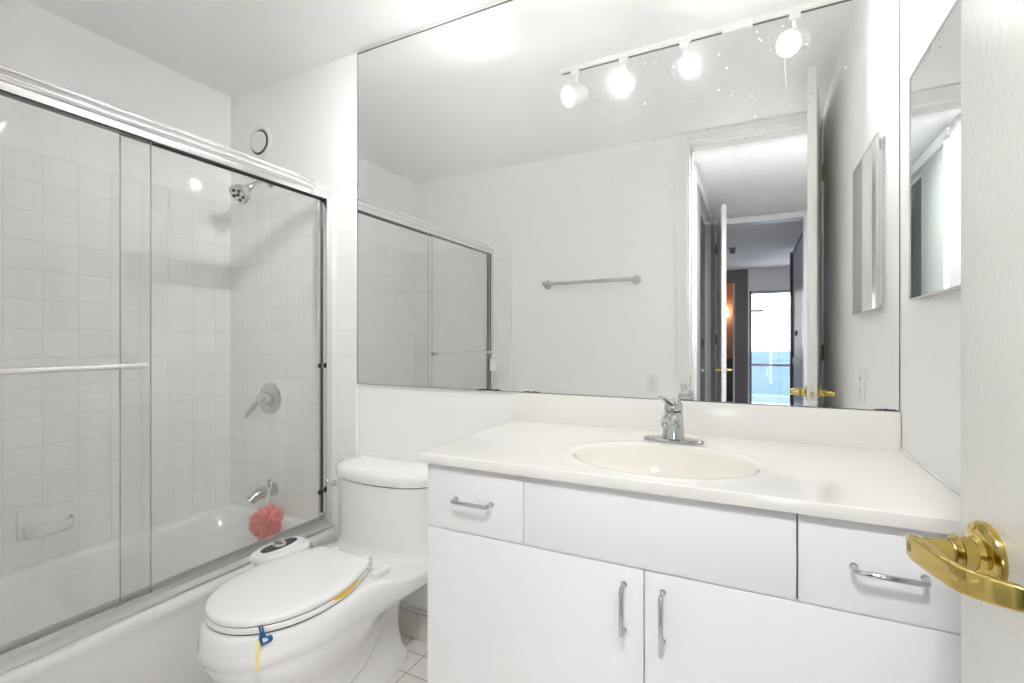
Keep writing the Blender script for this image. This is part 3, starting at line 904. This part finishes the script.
# soap dish recessed holder on the long tiled wall
sx = XL + TT
so = thing('soap_dish', (sx, 0.847, 0.47), 'white ceramic soap dish on the tiled wall above the tub', 'soap dish')
obj('back_plate', B(sx, sx + 0.010, 0.765, 0.928, 0.468, 0.577, bev=0.004), M['porc'], so)
rings = []
for z, d_, w in ((0.470, 0.018, 0.052), (0.476, 0.036, 0.062), (0.490, 0.050, 0.068), (0.515, 0.056, 0.071), (0.522, 0.055, 0.071), (0.523, 0.049, 0.065), (0.505, 0.040, 0.056)):
    ring = []
    for k in range(24):
        t = PI * k / 23
        c_, s_ = math.cos(t), math.sin(t)
        ring.append((sx + 0.006 + d_ * abs(s_) ** 0.6, 0.847 + w * math.copysign(abs(c_) ** 0.6, c_), z))
    rings.append(ring)
obj('tray', loft(NB(), rings), M['porc'], so, angle=50)

# round air vent high on the wall
vt = thing('air_vent', (-2.150, D, 2.161), 'round white air vent valve high on the wall above the shower', 'vent')
vc = (-2.150, D, 2.161)
obj('collar', lathe(NB(), [(0, 0.082), (0.003, 0.081), (0.006, 0.076), (0.007, 0.066), (0.005, 0.062), (0.001, 0.060)], vc, (0, -1, 0), 48), M['plastic'], vt)
obj('gap_ring', lathe(NB(), [(0.0012, 0.0605), (0.0035, 0.0605)], vc, (0, -1, 0), 40), M['dark'], vt)
obj('disc', lathe(NB(), [(0.002, 0.02), (0.004, 0.02), (0.005, 0.0495), (0.007, 0.0515), (0.011, 0.0505), (0.013, 0.044), (0.0135, 0.01)], vc, (0, -1, 0), 48), M['plastic'], vt)

# ------------------------------------------------------------------ toilet
TXC = -1.262
to = thing('toilet', (TXC, 1.2, 0), 'white one-piece toilet with closed lid between tub and vanity', 'toilet')
def sstep(a, b, x):
    t = max(0, min(1, (x - a) / (b - a)))
    return t * t * (3 - 2 * t)
def bowl_ring(z, yf, yb, w, wb, ycw=0.42, seg=40, yblend=(1.12, 1.40), nf=2.15, dip=0.0):
    """outline symmetric about the axis: egg-shaped front, back half of half-width wb"""
    yc = yf + (yb - yf) * ycw
    right = []
    for k in range(seg + 1):
        t = k / seg
        # front tip to widest point as a quarter superellipse, then along to the back
        if t <= 0.5:
            a = (t / 0.5) * PI / 2
            yy = yc - (yc - yf) * math.cos(a) ** (2 / nf)
            ww = w * math.sin(a) ** (2 / nf)
        else:
            q = (t - 0.5) / 0.5
            if q < 0.75:
                yy = yc + (yb - 0.03 - yc) * q / 0.75
                ww = w + (wb - w) * sstep(yblend[0], yblend[1], yy)
            else:
                a = (q - 0.75) / 0.25 * PI / 2
                yy = yb - 0.03 + 0.03 * math.sin(a)
                ww = wb - 0.03 * (1 - math.cos(a))
        right.append((ww, yy))
    def zz(yy):                              # the deck dips from the seat to the tank
        return z - dip * sstep(1.17, 1.36, yy) * max(0.0, (z - 0.345) / 0.08)
    ring = [(TXC + ww, yy, zz(yy)) for ww, yy in right] + [(TXC - ww, yy, zz(yy)) for ww, yy in reversed(right[1:])]
    return ring
secs = [
    # z, yf, yb, w, wb
    (0.000, 1.000, 1.465, 0.120, 0.112),
    (0.030, 1.000, 1.465, 0.120, 0.112),
    (0.045, 1.008, 1.460, 0.111, 0.106),
    (0.060, 1.014, 1.450, 0.100, 0.098),
    (0.120, 0.975, 1.435, 0.102, 0.095),
    (0.170, 0.915, 1.430, 0.120, 0.095),
    (0.220, 0.853, 1.430, 0.148, 0.100),
    (0.260, 0.815, 1.435, 0.170, 0.112),
    (0.295, 0.792, 1.450, 0.184, 0.140),
    (0.315, 0.784, 1.480, 0.189, 0.190),
    (0.325, 0.780, 1.520, 0.191, 0.226),
    (0.340, 0.776, 1.535, 0.194, 0.240),
    (0.346, 0.771, 1.540, 0.198, 0.244),
    (0.370, 0.769, 1.545, 0.199, 0.246),
    (0.400, 0.773, 1.545, 0.196, 0.246),
    (0.416, 0.778, 1.545, 0.191, 0.244),
    (0.423, 0.786, 1.543, 0.183, 0.238),
    (0.424, 0.800, 1.540, 0.170, 0.230),
]
bm = loft(NB(), [bowl_ring(*s, dip=0.036) for s in secs])
for sx_ in (-1, 1):                          # moulded trapway on either side of the pedestal
    tube(bm, smooth_path([(TXC + sx_ * 0.060, 1.04, 0.125), (TXC + sx_ * 0.066, 1.12, 0.100), (TXC + sx_ * 0.070, 1.22, 0.120), (TXC + sx_ * 0.068, 1.30, 0.190), (TXC + sx_ * 0.066, 1.35, 0.260)], 6), 0.038, 18)
obj('bowl', bm, M['porc'], to, angle=60)
def tank_ring(z, w, yfr, yb=1.555, bow=0.050, seg=24):
    ring = []
    for k in range(seg + 1):            # bowed front from left to right
        u = -1 + 2 * k / seg
        e = 1 - abs(u) ** 6
        ring.append((TXC + w * u, yfr + bow * u * u + 0.055 * (1 - e), z))
    for k in range(seg // 2 + 1):       # flat back
        u = 1 - 2 * k / (seg // 2)
        ring.append((TXC + (w - 0.004) * u, yb, z))
    return ring
tk = [(0.372, 0.240, 1.315), (0.388, 0.2405, 1.325), (0.393, 0.2405, 1.335), (0.403, 0.240, 1.346), (0.420, 0.2395, 1.354), (0.44, 0.239, 1.357), (0.55, 0.240, 1.355), (0.662, 0.243, 1.352)]
obj('tank', loft(NB(), [tank_ring(z, w, yf) for z, w, yf in tk]), M['porc'], to, angle=50)
obj('tank_seam', loft(NB(), [tank_ring(z, 0.2385, 1.358) for z in (0.660, 0.668)]), M['gap'], to, smooth=False)
tl = [(0.667, 0.245, 1.348), (0.669, 0.2475, 1.345), (0.690, 0.2485, 1.344), (0.700, 0.247, 1.346), (0.706, 0.241, 1.352), (0.709, 0.230, 1.362)]
obj('tank_lid', loft(NB(), [tank_ring(z, w, yf, 1.557 - max(0, (z - 0.70)) * 0.6) for z, w, yf in tl]), M['porc'], to, angle=55)
fl = obj('flush_lever', lathe(NB(), [(0, 0.011), (0.010, 0.011), (0.014, 0.008)], (TXC - 0.205, 1.395, 0.634), (-0.2, -1, 0), 18), M['chrome_b'], to)
obj('lever_arm', tube(NB(), [(TXC - 0.205, 1.385, 0.634), (TXC - 0.222, 1.378, 0.641), (TXC - 0.232, 1.374, 0.650)], [0.006, 0.005, 0.006], 12), M['chrome_b'], fl)
def lid_ring(z, ins, yf=0.790, yb=1.246, w=0.182):
    return bowl_ring(z, yf + ins, yb - ins, w - ins, 0.128 - ins, 0.50, yblend=(1.04, 1.28), nf=2.1)
obj('seat', loft(NB(), [lid_ring(z, i) for z, i in ((0.4275, 0.007), (0.4295, 0.002), (0.441, 0.001), (0.4445, 0.004))]), M['seat'], to, angle=50)
lid = obj('lid', loft(NB(), [lid_ring(z, i) for z, i in ((0.4472, 0.006), (0.4488, 0.0015), (0.454, 0.0), (0.460, 0.001), (0.4635, 0.005), (0.4655, 0.014), (0.4668, 0.05))]), M['seat'], to, angle=50)
obj('seat_gap', loft(NB(), [lid_ring(z, 0.0055) for z in (0.4438, 0.4478)]), M['gap'], to, smooth=False)
obj('bowl_gap_shade', loft(NB(), [lid_ring(z, 0.0060) for z in (0.4241, 0.4282)]), M['gap'], to, smooth=False)  # dark filler standing in for shade between seat and bowl
for sx_ in (-1, 1):
    hb = obj('seat_hinge', B(TXC + sx_ * 0.075 - 0.022, TXC + sx_ * 0.075 + 0.022, 1.240, 1.274, 0.405, 0.458, bev=0.006), M['seat'], to)
for sx_ in (-1, 1):
    obj('bolt_cap', lathe(NB(), [(0, 0.016), (0.010, 0.015), (0.018, 0.010), (0.021, 0.003)], (TXC + sx_ * 0.112, 1.17, 0.028), (sx_ * 0.35, 0, 1), 18), M['porc'], to)
# rear plug on the pedestal side
obj('side_port', lathe(NB(), [(0, 0.012), (0.002, 0.012)], (TXC + 0.112, 1.345, 0.262), (1, 0, 0), 16), M['black'], to)

# bidet attachment under the seat, its control box at the tub side
bd = thing('bidet_attachment', (-1.545, 1.22, 0.40), 'white bidet control box with black dial panel beside toilet seat', 'bidet')
def rbox_ring(x0, x1, y0, y1, r, z):
    return rrect(x0, x1, y0, y1, r, z, 8)
def dbox(i, z):
    return sup(-1.527, 1.196, 0.070 - i, 0.106 - i, z, 2.7, 48)
obj('control_box', loft(NB(), [dbox(i, z) for z, i in ((0.4245, 0.004), (0.427, 0.001), (0.432, 0.0), (0.442, 0.004), (0.447, 0.011), (0.449, 0.02))]), M['plastic'], bd, angle=50)
obj('dial_panel', loft(NB(), [sup(-1.540, 1.200, 0.029, 0.072, z, 2.3) for z in (0.4482, 0.4502)]), M['panel'], bd)
dk = obj('dial', lathe(NB(), [(0, 0.024), (0.004, 0.024), (0.009, 0.021), (0.010, 0.004)], (-1.540, 1.200, 0.4502), (0, 0, 1), 28), M['chrome'], bd)
obj('dial_grip', B(-1.563, -1.517, 1.195, 1.205, 0.459, 0.4685, bev=0.003), M['chrome'], dk)
obj('bidet_end_bracket', B(-1.118, -1.090, 1.208, 1.280, 0.4150, 0.435, bev=0.004), M['plastic'], to)  # right end block of the bidet attachment, parented to the toilet
hose = smooth_path([(-1.560, 1.290, 0.434), (-1.585, 1.37, 0.39), (-1.575, 1.45, 0.30), (-1.58, 1.54, 0.27)], 5)
obj('hose', tube(NB(), hose, 0.006, 10), M['plastic'], bd)

# blue heart-shaped lid lifter hooked on the front edge of the lid, with a yellow paper tail
bl = thing('lid_lifter', (-1.155, 0.845, 0.40), 'small blue heart-shaped lifter on the front edge of the toilet seat', 'lid lifter')
e = Vector((0.80, -0.60, 0)).normalized()            # outward at that point of the rim
tt_ = Vector((0.60, 0.80, 0)).normalized()           # along the rim
base = Vector((-1.140, 0.838, 0.4372))
bm = tube(NB(), smooth_path([base - e * 0.012 + Vector((0, 0, 0.0095)), base + Vector((0, 0, 0.0105)), base + e * 0.004 + Vector((0, 0, 0.002)) + tt_ * 0.002, base + e * 0.006 + tt_ * 0.004 - Vector((0, 0, 0.010))], 5), 0.0028, 10)
tube(bm, smooth_path([base - e * 0.012 + Vector((0, 0, 0.0095)) - tt_ * 0.008, base + Vector((0, 0, 0.0105)) - tt_ * 0.007, base + e * 0.004 + Vector((0, 0, 0.000)) - tt_ * 0.004, base + e * 0.006 + tt_ * 0.002 - Vector((0, 0, 0.012))], 5), 0.0024, 10)
obj('loop', bm, M['blue'], bl)
hcn = base + e * 0.010 + tt_ * 0.006 - Vector((0, 0, 0.018))
def heart(sc, off0, off1):
    pts = []
    for k in range(40):
        t = 2 * PI * k / 40
        hx = 16 * math.sin(t) ** 3 / 16
        hy = (13 * math.cos(t) - 5 * math.cos(2 * t) - 2 * math.cos(3 * t) - math.cos(4 * t)) / 16
        pts.append((hx * sc, hy * sc))
    c_, s_ = math.cos(-0.5), math.sin(-0.5)
    out = []
    for o_ in (off0, off1):
        out.append([hcn + e * o_ + tt_ * (x * c_ - z * s_) + Vector((0, 0, x * s_ + z * c_)) for x, z in pts])
    return loft(NB(), out)
obj('heart', heart(0.0175, -0.003, 0.003), M['blue'], bl)
obj('heart_inset', heart(0.0070, 0.0028, 0.0036), M['pale'], bl)
# strip of yellowed tape below it and a golden foam pad peeping out of the seat
yt = Vector((-1.133, 0.819, 0))
rings = []
for z, out_ in ((0.422, -0.012), (0.415, -0.002), (0.400, 0.0045), (0.380, 0.0072), (0.352, 0.0085)):
    c0 = yt + e * (out_) + Vector((0, 0, z)) + Vector((-0.002, 0.0, 0)) * ((0.424 - z) / 0.07)
    w_ = 0.0038 + 0.0010 * (0.424 - z) / 0.07
    rings.append([c0 - tt_ * w_, c0 + tt_ * w_, c0 + tt_ * w_ + e * 0.001, c0 - tt_ * w_ + e * 0.001])
tag(obj('yellow_strip', loft(NB(), rings), M['yel'], None), 'yellowed strip hanging down the front of the toilet bowl', 'strip')
fp = []
n = 22
for k in range(n + 1):
    y_ = 1.020 + 0.120 * k / n
    fp.append(y_)
lr = lid_ring(0.43, 0.0)
half = sorted([(p[1], p[0]) for p in lr[: len(lr) // 2]])
def rim_x(yv):
    for (y0_, x0_), (y1_, x1_) in zip(half[:-1], half[1:]):
        if y0_ <= yv <= y1_ and y1_ > y0_:
            return x0_ + (x1_ - x0_) * (yv - y0_) / (y1_ - y0_)
    return half[0][1]
rings = []
for k, y_ in enumerate(fp):
    hgt = 0.0110 * math.sin(PI * (k / n) ** 0.8) ** 0.6 if 0 < k < n else 0.0006
    x_ = rim_x(y_)
    rings.append([(x_ - 0.030, y_, 0.4472), (x_ + 0.0010, y_, 0.4472), (x_ + 0.0010, y_, 0.4472 - hgt), (x_ - 0.010, y_, 0.4469 - hgt)])
tag(obj('foam_pad', loft(NB(), rings), M['oran'], None), 'golden yellow foam pad squeezed between toilet seat and lid', 'pad')

# ------------------------------------------------------------------ track lights
TY = 1.035
tr = thing('light_track', (-0.22, TY, ZC), 'white ceiling light track running out from the right wall', 'light track')
tz = ZC - 0.020
bm = NB()
prism(bm, [(TY - 0.0175, ZC), (TY - 0.0175, tz), (TY - 0.007, tz), (TY - 0.007, ZC - 0.006), (TY + 0.007, ZC - 0.006), (TY + 0.007, tz), (TY + 0.0175, tz), (TY + 0.0175, ZC)], 'x', -0.784, XR - 0.001)
obj('rail', bm, M['fix'], tr, smooth=False)
obj('rail_slot', B(-0.775, XR - 0.002, TY - 0.0068, TY + 0.0068, ZC - 0.0192, ZC - 0.0062), M['dark'], tr, smooth=False)
obj('end_cap', B(-0.790, -0.782, TY - 0.018, TY + 0.018, tz - 0.001, ZC, bev=0.001), M['fix'], tr)
obj('power_feed', B(-0.105, 0.003, TY - 0.026, TY + 0.026, ZC - 0.034, ZC, bev=0.002), M['fix'], tr)
def track_head(x, aim, label, drop=0.125, cord=False, power=1.0, cone=100):
    c = Vector((x, TY, ZC - drop))
    d = Vector(aim).normalized()
    t = thing('track_head', (x, TY, ZC - 0.02), label, 'spotlight', 'track spotlights on the ceiling')
    obj('adapter', B(x - 0.019, x + 0.019, TY - 0.0165, TY + 0.0165, tz - 0.026, tz - 0.0004, bev=0.002), M['fix'], t)
    pc_ = c - d * 0.018
    obj('stem', tube(NB(), [(x, TY, tz - 0.024), (x, TY, tz - 0.045), (pc_.x, pc_.y, pc_.z + 0.036)], [0.0085, 0.0075, 0.0085], 14), M['fix'], t)
    # round-back cylinder: open front, dished inside
    prof = [(-0.060, 0.004), (-0.059, 0.016), (-0.054, 0.028), (-0.045, 0.037), (-0.032, 0.0425), (-0.010, 0.044), (0.030, 0.044), (0.036, 0.0465), (0.044, 0.0465), (0.045, 0.044), (0.040, 0.041), (0.020, 0.038), (0.010, 0.034), (0.006, 0.004)]
    obj('housing', lathe(NB(), prof, c, d, 36), M['fix'], t, angle=40)
    obj('bulb', lathe(NB(), [(0.008, 0.010), (0.014, 0.019), (0.024, 0.025), (0.030, 0.0235), (0.034, 0.015), (0.035, 0.003)], c, d, 28), M['bulb'], t)
    if cord:
        q = c + d * 0.044 + Vector((-0.012, 0, -0.042))
        obj('pull_cord', tube(NB(), [q, q + Vector((0.001, 0, -0.05)), q + Vector((0.004, 0, -0.105)), q + Vector((0.006, 0, -0.125))], 0.0012, 8), M['cord'], t)
    li = bpy.data.lights.new('lamp', 'SPOT')
    li.energy = LAMP_POWER * power
    li.color = (1.0, 0.985, 0.965)
    li.spot_size = math.radians(cone)
    li.spot_blend = 1.0
    li.shadow_soft_size = 0.024
    lo = bpy.data.objects.new('lamp', li)
    COL.objects.link(lo)
    lo.location = c + d * 0.040
    lo.rotation_euler = d.to_track_quat('-Z', 'Y').to_euler()
    lo.parent = t
    lo.matrix_parent_inverse = Matrix.Translation(t.location).inverted()
    return t
track_head(-0.715, (-0.55, 0.72, -0.42), 'white track spotlight farthest from the right wall, at the free end of the track', power=1.3, cone=112)
track_head(-0.495, (-0.15, 0.85, -0.45), 'white track spotlight second from the free end of the track', power=1.3, cone=108)
track_head(-0.247, (0.50, 0.78, -0.30), 'white track spotlight just left of the square power feed box on the track', power=1.0)
track_head(0.143, (-0.50, 0.78, -0.40), 'white track spotlight nearest the right wall with a thin cord hanging below', cord=True, power=0.25, cone=90)

# ------------------------------------------------------------------ the hall behind the camera (seen in the mirror)
HX0, HX1 = -0.358, 0.62
Y2 = -2.20                                   # second doorway
YE = -6.10                                   # far wall with the balcony window
struct('floor', B(-3.0, 2.6, YE - 0.1, YH - 0.001, -0.1, 0.0), M['carpet'], 'dark hall and bedroom floor')
struct('ceiling', B(-3.0, 2.6, YE - 0.1, YH - 0.001, ZC, ZC + 0.1), M['ceil'], 'hall and bedroom ceiling')
bm = NB()
box(bm, HX0 - 0.1, HX0, -0.44, YH - 0.001, 0, ZC)
box(bm, HX0 - 0.1, HX0, -2.0, -0.44, ZD, ZC)
box(bm, HX0 - 0.1, HX0, Y2, -2.0, 0, ZC)
struct('wall_hall_left', bm, M['hallwall'], 'hall wall with closet opening')
struct('wall_hall_right', B(HX1, HX1 + 0.1, Y2, YH - 0.001, 0, ZC), M['hallwall'], 'hall wall opposite the closet')
bm = NB()
box(bm, HX0, HX0 + 0.012, -0.50, -0.44, 0, ZD, bev=0.002)
box(bm, HX0, HX0 + 0.012, -2.0, -0.44, ZD - 0.02, ZD + 0.045, bev=0.002)
struct('trim_6', bm, M['trimpaint'], 'white casing round the hall closet')
cd = thing('closet_door', (HX0 - 0.05, -0.9, 0), 'grey-green closet door at the near end of the hall closet', 'closet door')
obj('door_panel', B(HX0 - 0.045, HX0 - 0.010, -1.00, -0.50, 0.01, ZD - 0.022, bev=0.003), M['closet_pale'], cd)
obj('knob', lathe(NB(), [(0, 0.008), (0.015, 0.008), (0.018, 0.014), (0.028, 0.014), (0.03, 0.008)], (HX0 - 0.010, -0.95, 0.96), (1, 0, 0), 14), M['chrome_b'], cd)
cd2 = thing('closet_door', (HX0 - 0.08, -1.5, 0), 'charcoal closet door deeper along the hall', 'closet door')
obj('door_panel', B(HX0 - 0.085, HX0 - 0.055, -1.99, -0.96, 0.01, ZD - 0.022, bev=0.003), M['closet_dark'], cd2)
obj('pull', B(HX0 - 0.056, HX0 - 0.048, -1.80, -1.70, 1.14, 1.22, bev=0.002), M['black'], cd2)
hl = thing('added_fill_light', (0.02, -0.172, ZC), 'added unseen flush fill lamp in the hall just outside the bathroom door', 'added fill lamp')  # unseen lamp added to brighten the vanity fronts and the door
obj('trim_ring', lathe(NB(), [(0, 0.104), (0.010, 0.104), (0.013, 0.100), (0.010, 0.095), (0.001, 0.093)], (0.02, -0.172, ZC), (0, 0, -1), 40, cap=False), M['fix'], hl)
obj('diffuser', lathe(NB(), [(0.0003, 0.0925), (0.0010, 0.0925), (0.0014, 0.06), (0.0015, 0.004)], (0.02, -0.172, ZC), (0, 0, -1), 40), M['hall_fill'], hl)
# second doorway
D2L, D2R = -0.315, 0.436
bm = NB()
box(bm, -3.0, D2L - 0.02, Y2 - 0.12, Y2, 0, ZC)
box(bm, D2R + 0.02, 2.6, Y2 - 0.12, Y2, 0, ZC)
box(bm, D2L - 0.02, D2R + 0.02, Y2 - 0.12, Y2, ZD + 0.02, ZC)
struct('wall_hall_end', bm, M['hallwall'], 'wall with the bedroom doorway at the end of the hall')
bm = NB()
box(bm, D2L - 0.02, D2L, Y2 - 0.124, Y2 + 0.004, 0, ZD)
box(bm, D2R, D2R + 0.02, Y2 - 0.124, Y2 + 0.004, 0, ZD)
box(bm, D2L - 0.02, D2R + 0.02, Y2 - 0.124, Y2 + 0.004, ZD, ZD + 0.02)
box(bm, D2R, D2R + 0.06, Y2 + 0.004, Y2 + 0.018, 0, ZD + 0.058, bev=0.002)
box(bm, HX0 + 0.001, D2R, Y2 + 0.004, Y2 + 0.018, ZD, ZD + 0.058, bev=0.002)
struct('trim_7', bm, M['trimpaint'], 'white casing round the bedroom doorway')
d2 = bpy.data.objects.new('door_2', None)
COL.objects.link(d2)
d2['kind'] = 'structure'
d2['label'] = 'white bedroom door standing open edge-on in the hall'
d2.location = (-0.300, Y2 + 0.026, 0)
door_obj('door_leaf', B(-0.019, 0.019, 0, 0.79, 0.012, ZD - 0.004, bev=0.002), M['trimpaint'], d2)
for s in (-1, 1):
    r = door_obj('lever_handle', lathe(NB(), [(0.019, 0.031), (0.023, 0.030), (0.026, 0.016), (0.062, 0.012)], (0, 0.74, 0.945), (s, 0, 0), 20), M['brass'], d2)
    door_obj('lever', tube(NB(), [(s * 0.062, 0.75, 0.945), (s * 0.064, 0.70, 0.945), (s * 0.055, 0.64, 0.945)], 0.009, 10), M['brass'], r)
door_obj('latch_plate', B(-0.012, 0.012, 0.7895, 0.7912, 0.916, 0.974), M['alu_d'], d2)
for z in (0.25, 1.21, 2.12):
    door_obj('hinge', B(-0.030, 0.004, -0.005, -0.0005, z - 0.05, z + 0.05), M['black'], d2)
d2.rotation_euler = (0, 0, math.atan2(-(-0.214 + 0.300), 0.79))
# bedroom
struct('wall_bedroom_left', B(-3.1, -3.0, YE - 0.1, Y2 - 0.12, 0, ZC), M['hallwall'], 'bedroom side wall')
struct('wall_bedroom_right', B(2.6, 2.7, YE - 0.1, Y2 - 0.12, 0, ZC), M['hallwall'], 'bedroom side wall by the partition')
WX0, WX1, WZ = -0.035, 2.50, 2.055
bm = NB()
box(bm, WX0, 2.6, YE - 0.1, YE, WZ, ZC)
box(bm, WX1, 2.6, YE - 0.1, YE, 0, WZ)
struct('wall_bedroom_end', bm, M['wall'], 'white wall above the balcony window')
bm = NB()
box(bm, -0.265, WX0 - 0.028, YE - 0.1, YE, 0, ZC)
box(bm, -3.0, -0.265, YE - 0.1, YE, 2.20, ZC)
box(bm, -3.0, -1.05, YE - 0.1, YE, 0, 2.20)
struct('wall_bedroom_brown', bm, M['brown'], 'brown-grey panelled wall beside the balcony window')
bm = NB()
box(bm, -0.295, -0.265, YE - 0.1, YE + 0.012, 0, 2.20, bev=0.002)
box(bm, WX0 - 0.028, WX0, YE - 0.1, YE + 0.012, 0, ZC - 0.003, bev=0.002)
struct('trim_8', bm, M['trimpaint'], 'white jambs beside the brown wall')
bm = NB()
box(bm, -1.6, -0.2, YE - 1.4, YE - 1.3, 0, ZC)
box(bm, -1.7, -1.6, YE - 1.4, YE - 0.1, 0, ZC)
box(bm, -0.2, -0.14, YE - 1.4, YE - 0.1, 0, ZC)
box(bm, -1.7, -0.14, YE - 1.4, YE - 0.1, ZC, ZC + 0.1)
box(bm, -1.7, -0.14, YE - 1.4, YE - 0.1, -0.1, 0)
struct('wall_alcove', bm, M['orange_wall'], 'apricot walls of the alcove beyond the brown wall')
lamp = thing('wall_lamp', (-0.50, YE - 1.30, 1.75), 'lit wall lamp glowing in the apricot alcove', 'wall lamp')
obj('lamp_base', lathe(NB(), [(0, 0.04), (0.012, 0.04), (0.02, 0.02), (0.09, 0.012)], (-0.50, YE - 1.30, 1.72), (0, 1, 0), 18), M['brass'], lamp)
obj('lamp_shade', lathe(NB(), [(0, 0.095), (0.20, 0.06)], (-0.50, YE - 1.20, 1.68), (0, 0, 1), 24), M['shade'], lamp)
dr_ = thing('dresser', (-0.75, YE - 1.05, 0), 'black dresser in the apricot alcove', 'dresser')
obj('dresser_body', B(-1.15, -0.28, YE - 1.28, YE - 0.80, 0.06, 0.84, bev=0.006), M['dresser'], dr_)
obj('dresser_top', B(-1.17, -0.26, YE - 1.29, YE - 0.78, 0.842, 0.87, bev=0.004), M['dresser'], dr_)
for k in range(3):
    obj('drawer', B(-1.13, -0.30, YE - 0.80, YE - 0.785, 0.09 + k * 0.25, 0.32 + k * 0.25, bev=0.003), M['dresser'], dr_)
# sliding balcony window
win = bpy.data.objects.new('window_1', None)
COL.objects.link(win)
win['kind'] = 'structure'
win['label'] = 'sliding balcony window with sea view at the end of the bedroom'
win.location = ((WX0 + WX1) / 2, YE - 0.05, 0)
bm = NB()
box(bm, WX0, WX0 + 0.032, YE - 0.08, YE - 0.02, 0, WZ - 0.001)
box(bm, WX1 - 0.035, WX1, YE - 0.08, YE - 0.02, 0, WZ - 0.001)
box(bm, 1.18, 1.24, YE - 0.08, YE - 0.02, 0, WZ - 0.001)
obj('window_frame', bm, M['frame'], win, smooth=False)
bm = NB()
box(bm, WX0 + 0.032, WX1 - 0.035, YE - 0.08, YE - 0.02, WZ - 0.05, WZ - 0.001)
box(bm, WX0 + 0.032, WX1 - 0.035, YE - 0.08, YE - 0.02, 0.0, 0.04)
obj('window_rail', bm, M['frame_l'], win, smooth=False)
obj('pane', B(WX0 + 0.032, 1.18, YE - 0.052, YE - 0.050, 0.04, WZ - 0.05), M['wglass'], win, smooth=False)
obj('pane', B(1.24, WX1 - 0.035, YE - 0.052, YE - 0.050, 0.04, WZ - 0.05), M['wglass'], win, smooth=False)
obj('arm_bar', B(-0.030, 0.180, YE + 0.006, YE + 0.020, 1.690, 1.730, bev=0.003), M['frame_l'], win)
# balcony with railing, sea beyond
struct('floor_balcony', B(-1.2, 3.6, -7.75, YE - 0.1, -0.15, -0.03), M['concrete'], 'pale balcony slab outside the window')
rl = thing('balcony_railing', (1.2, -7.5, -0.03), 'dark balcony railing in front of the sea', 'railing')
obj('top_rail', B(-1.2, 3.6, -7.53, -7.47, 0.71, 0.765, bev=0.006), M['frame'], rl)
obj('bottom_rail', B(-1.2, 3.6, -7.515, -7.485, 0.120, 0.140), M['frame_l'], rl)
for k in range(2):
    obj('post', B(-1.2 + k * 4.75, -1.15 + k * 4.75, -7.525, -7.475, -0.03, 0.71), M['frame'], rl)
obj('infill', B(-1.15, 3.54, -7.503, -7.497, 0.14, 0.71), M['wglass'], rl, smooth=False)
def sea_mat():
    m, nt, b = new_mat('sea_water')
    tc = nt.nodes.new('ShaderNodeTexCoord')
    n = nt.nodes.new('ShaderNodeTexNoise')
    n.inputs['Scale'].default_value = 0.012
    n.inputs['Detail'].default_value = 6
    nt.links.new(tc.outputs['Object'], n.inputs['Vector'])
    r = nt.nodes.new('ShaderNodeValToRGB')
    r.color_ramp.elements[0].position = 0.35
    r.color_ramp.elements[0].color = (0.08, 0.13, 0.135, 1)
    r.color_ramp.elements[1].position = 0.65
    r.color_ramp.elements[1].color = (0.12, 0.165, 0.165, 1)
    nt.links.new(n.outputs['Fac'], r.inputs[0])
    nt.links.new(r.outputs[0], b.inputs['Base Color'])
    b.inputs['Roughness'].default_value = 0.6
    b.inputs['Specular IOR Level'].default_value = 0.0
    return m
struct('sea_water', B(-1500, 1500, -2600, -60, -46, -45), sea_mat(), 'pale turquoise sea beyond the balcony')
# dark partition standing in the bedroom
pt = thing('room_divider', (0.49, -3.4, 0), 'dark navy framed partition edge-on inside the bedroom doorway', 'partition')
obj('post', B(0.455, 0.545, -4.32, -4.25, 0, 2.37, bev=0.003), M['navy'], pt)
obj('top_rail', B(0.480, 0.520, -4.25, -2.50, 2.33, 2.37), M['navy'], pt)
obj('upper_panel', B(0.488, 0.512, -4.25, -2.50, 0.98, 2.33), M['lav'], pt)
obj('middle_rail', B(0.476, 0.524, -4.25, -2.50, 0.92, 0.98), M['navy'], pt)
obj('lower_panel', B(0.484, 0.516, -4.25, -2.50, 0.02, 0.92), M['navy'], pt)
obj('clip', B(0.470, 0.530, -3.70, -3.64, 1.26, 1.32), M['black'], pt)
# small ceiling spot in the bedroom
cs = thing('ceiling_spotlight', (-0.23, -3.95, ZC), 'small dark spotlight on the bedroom ceiling', 'spotlight')
obj('canopy', lathe(NB(), [(0, 0.05), (0.012, 0.05), (0.016, 0.04)], (-0.23, -3.95, ZC), (0, 0, -1), 20), M['frame'], cs)
obj('spot_body', lathe(NB(), [(0.014, 0.02), (0.03, 0.035), (0.07, 0.035), (0.072, 0.03)], (-0.23, -3.95, ZC), (0, 0, -1), 20), M['frame'], cs)
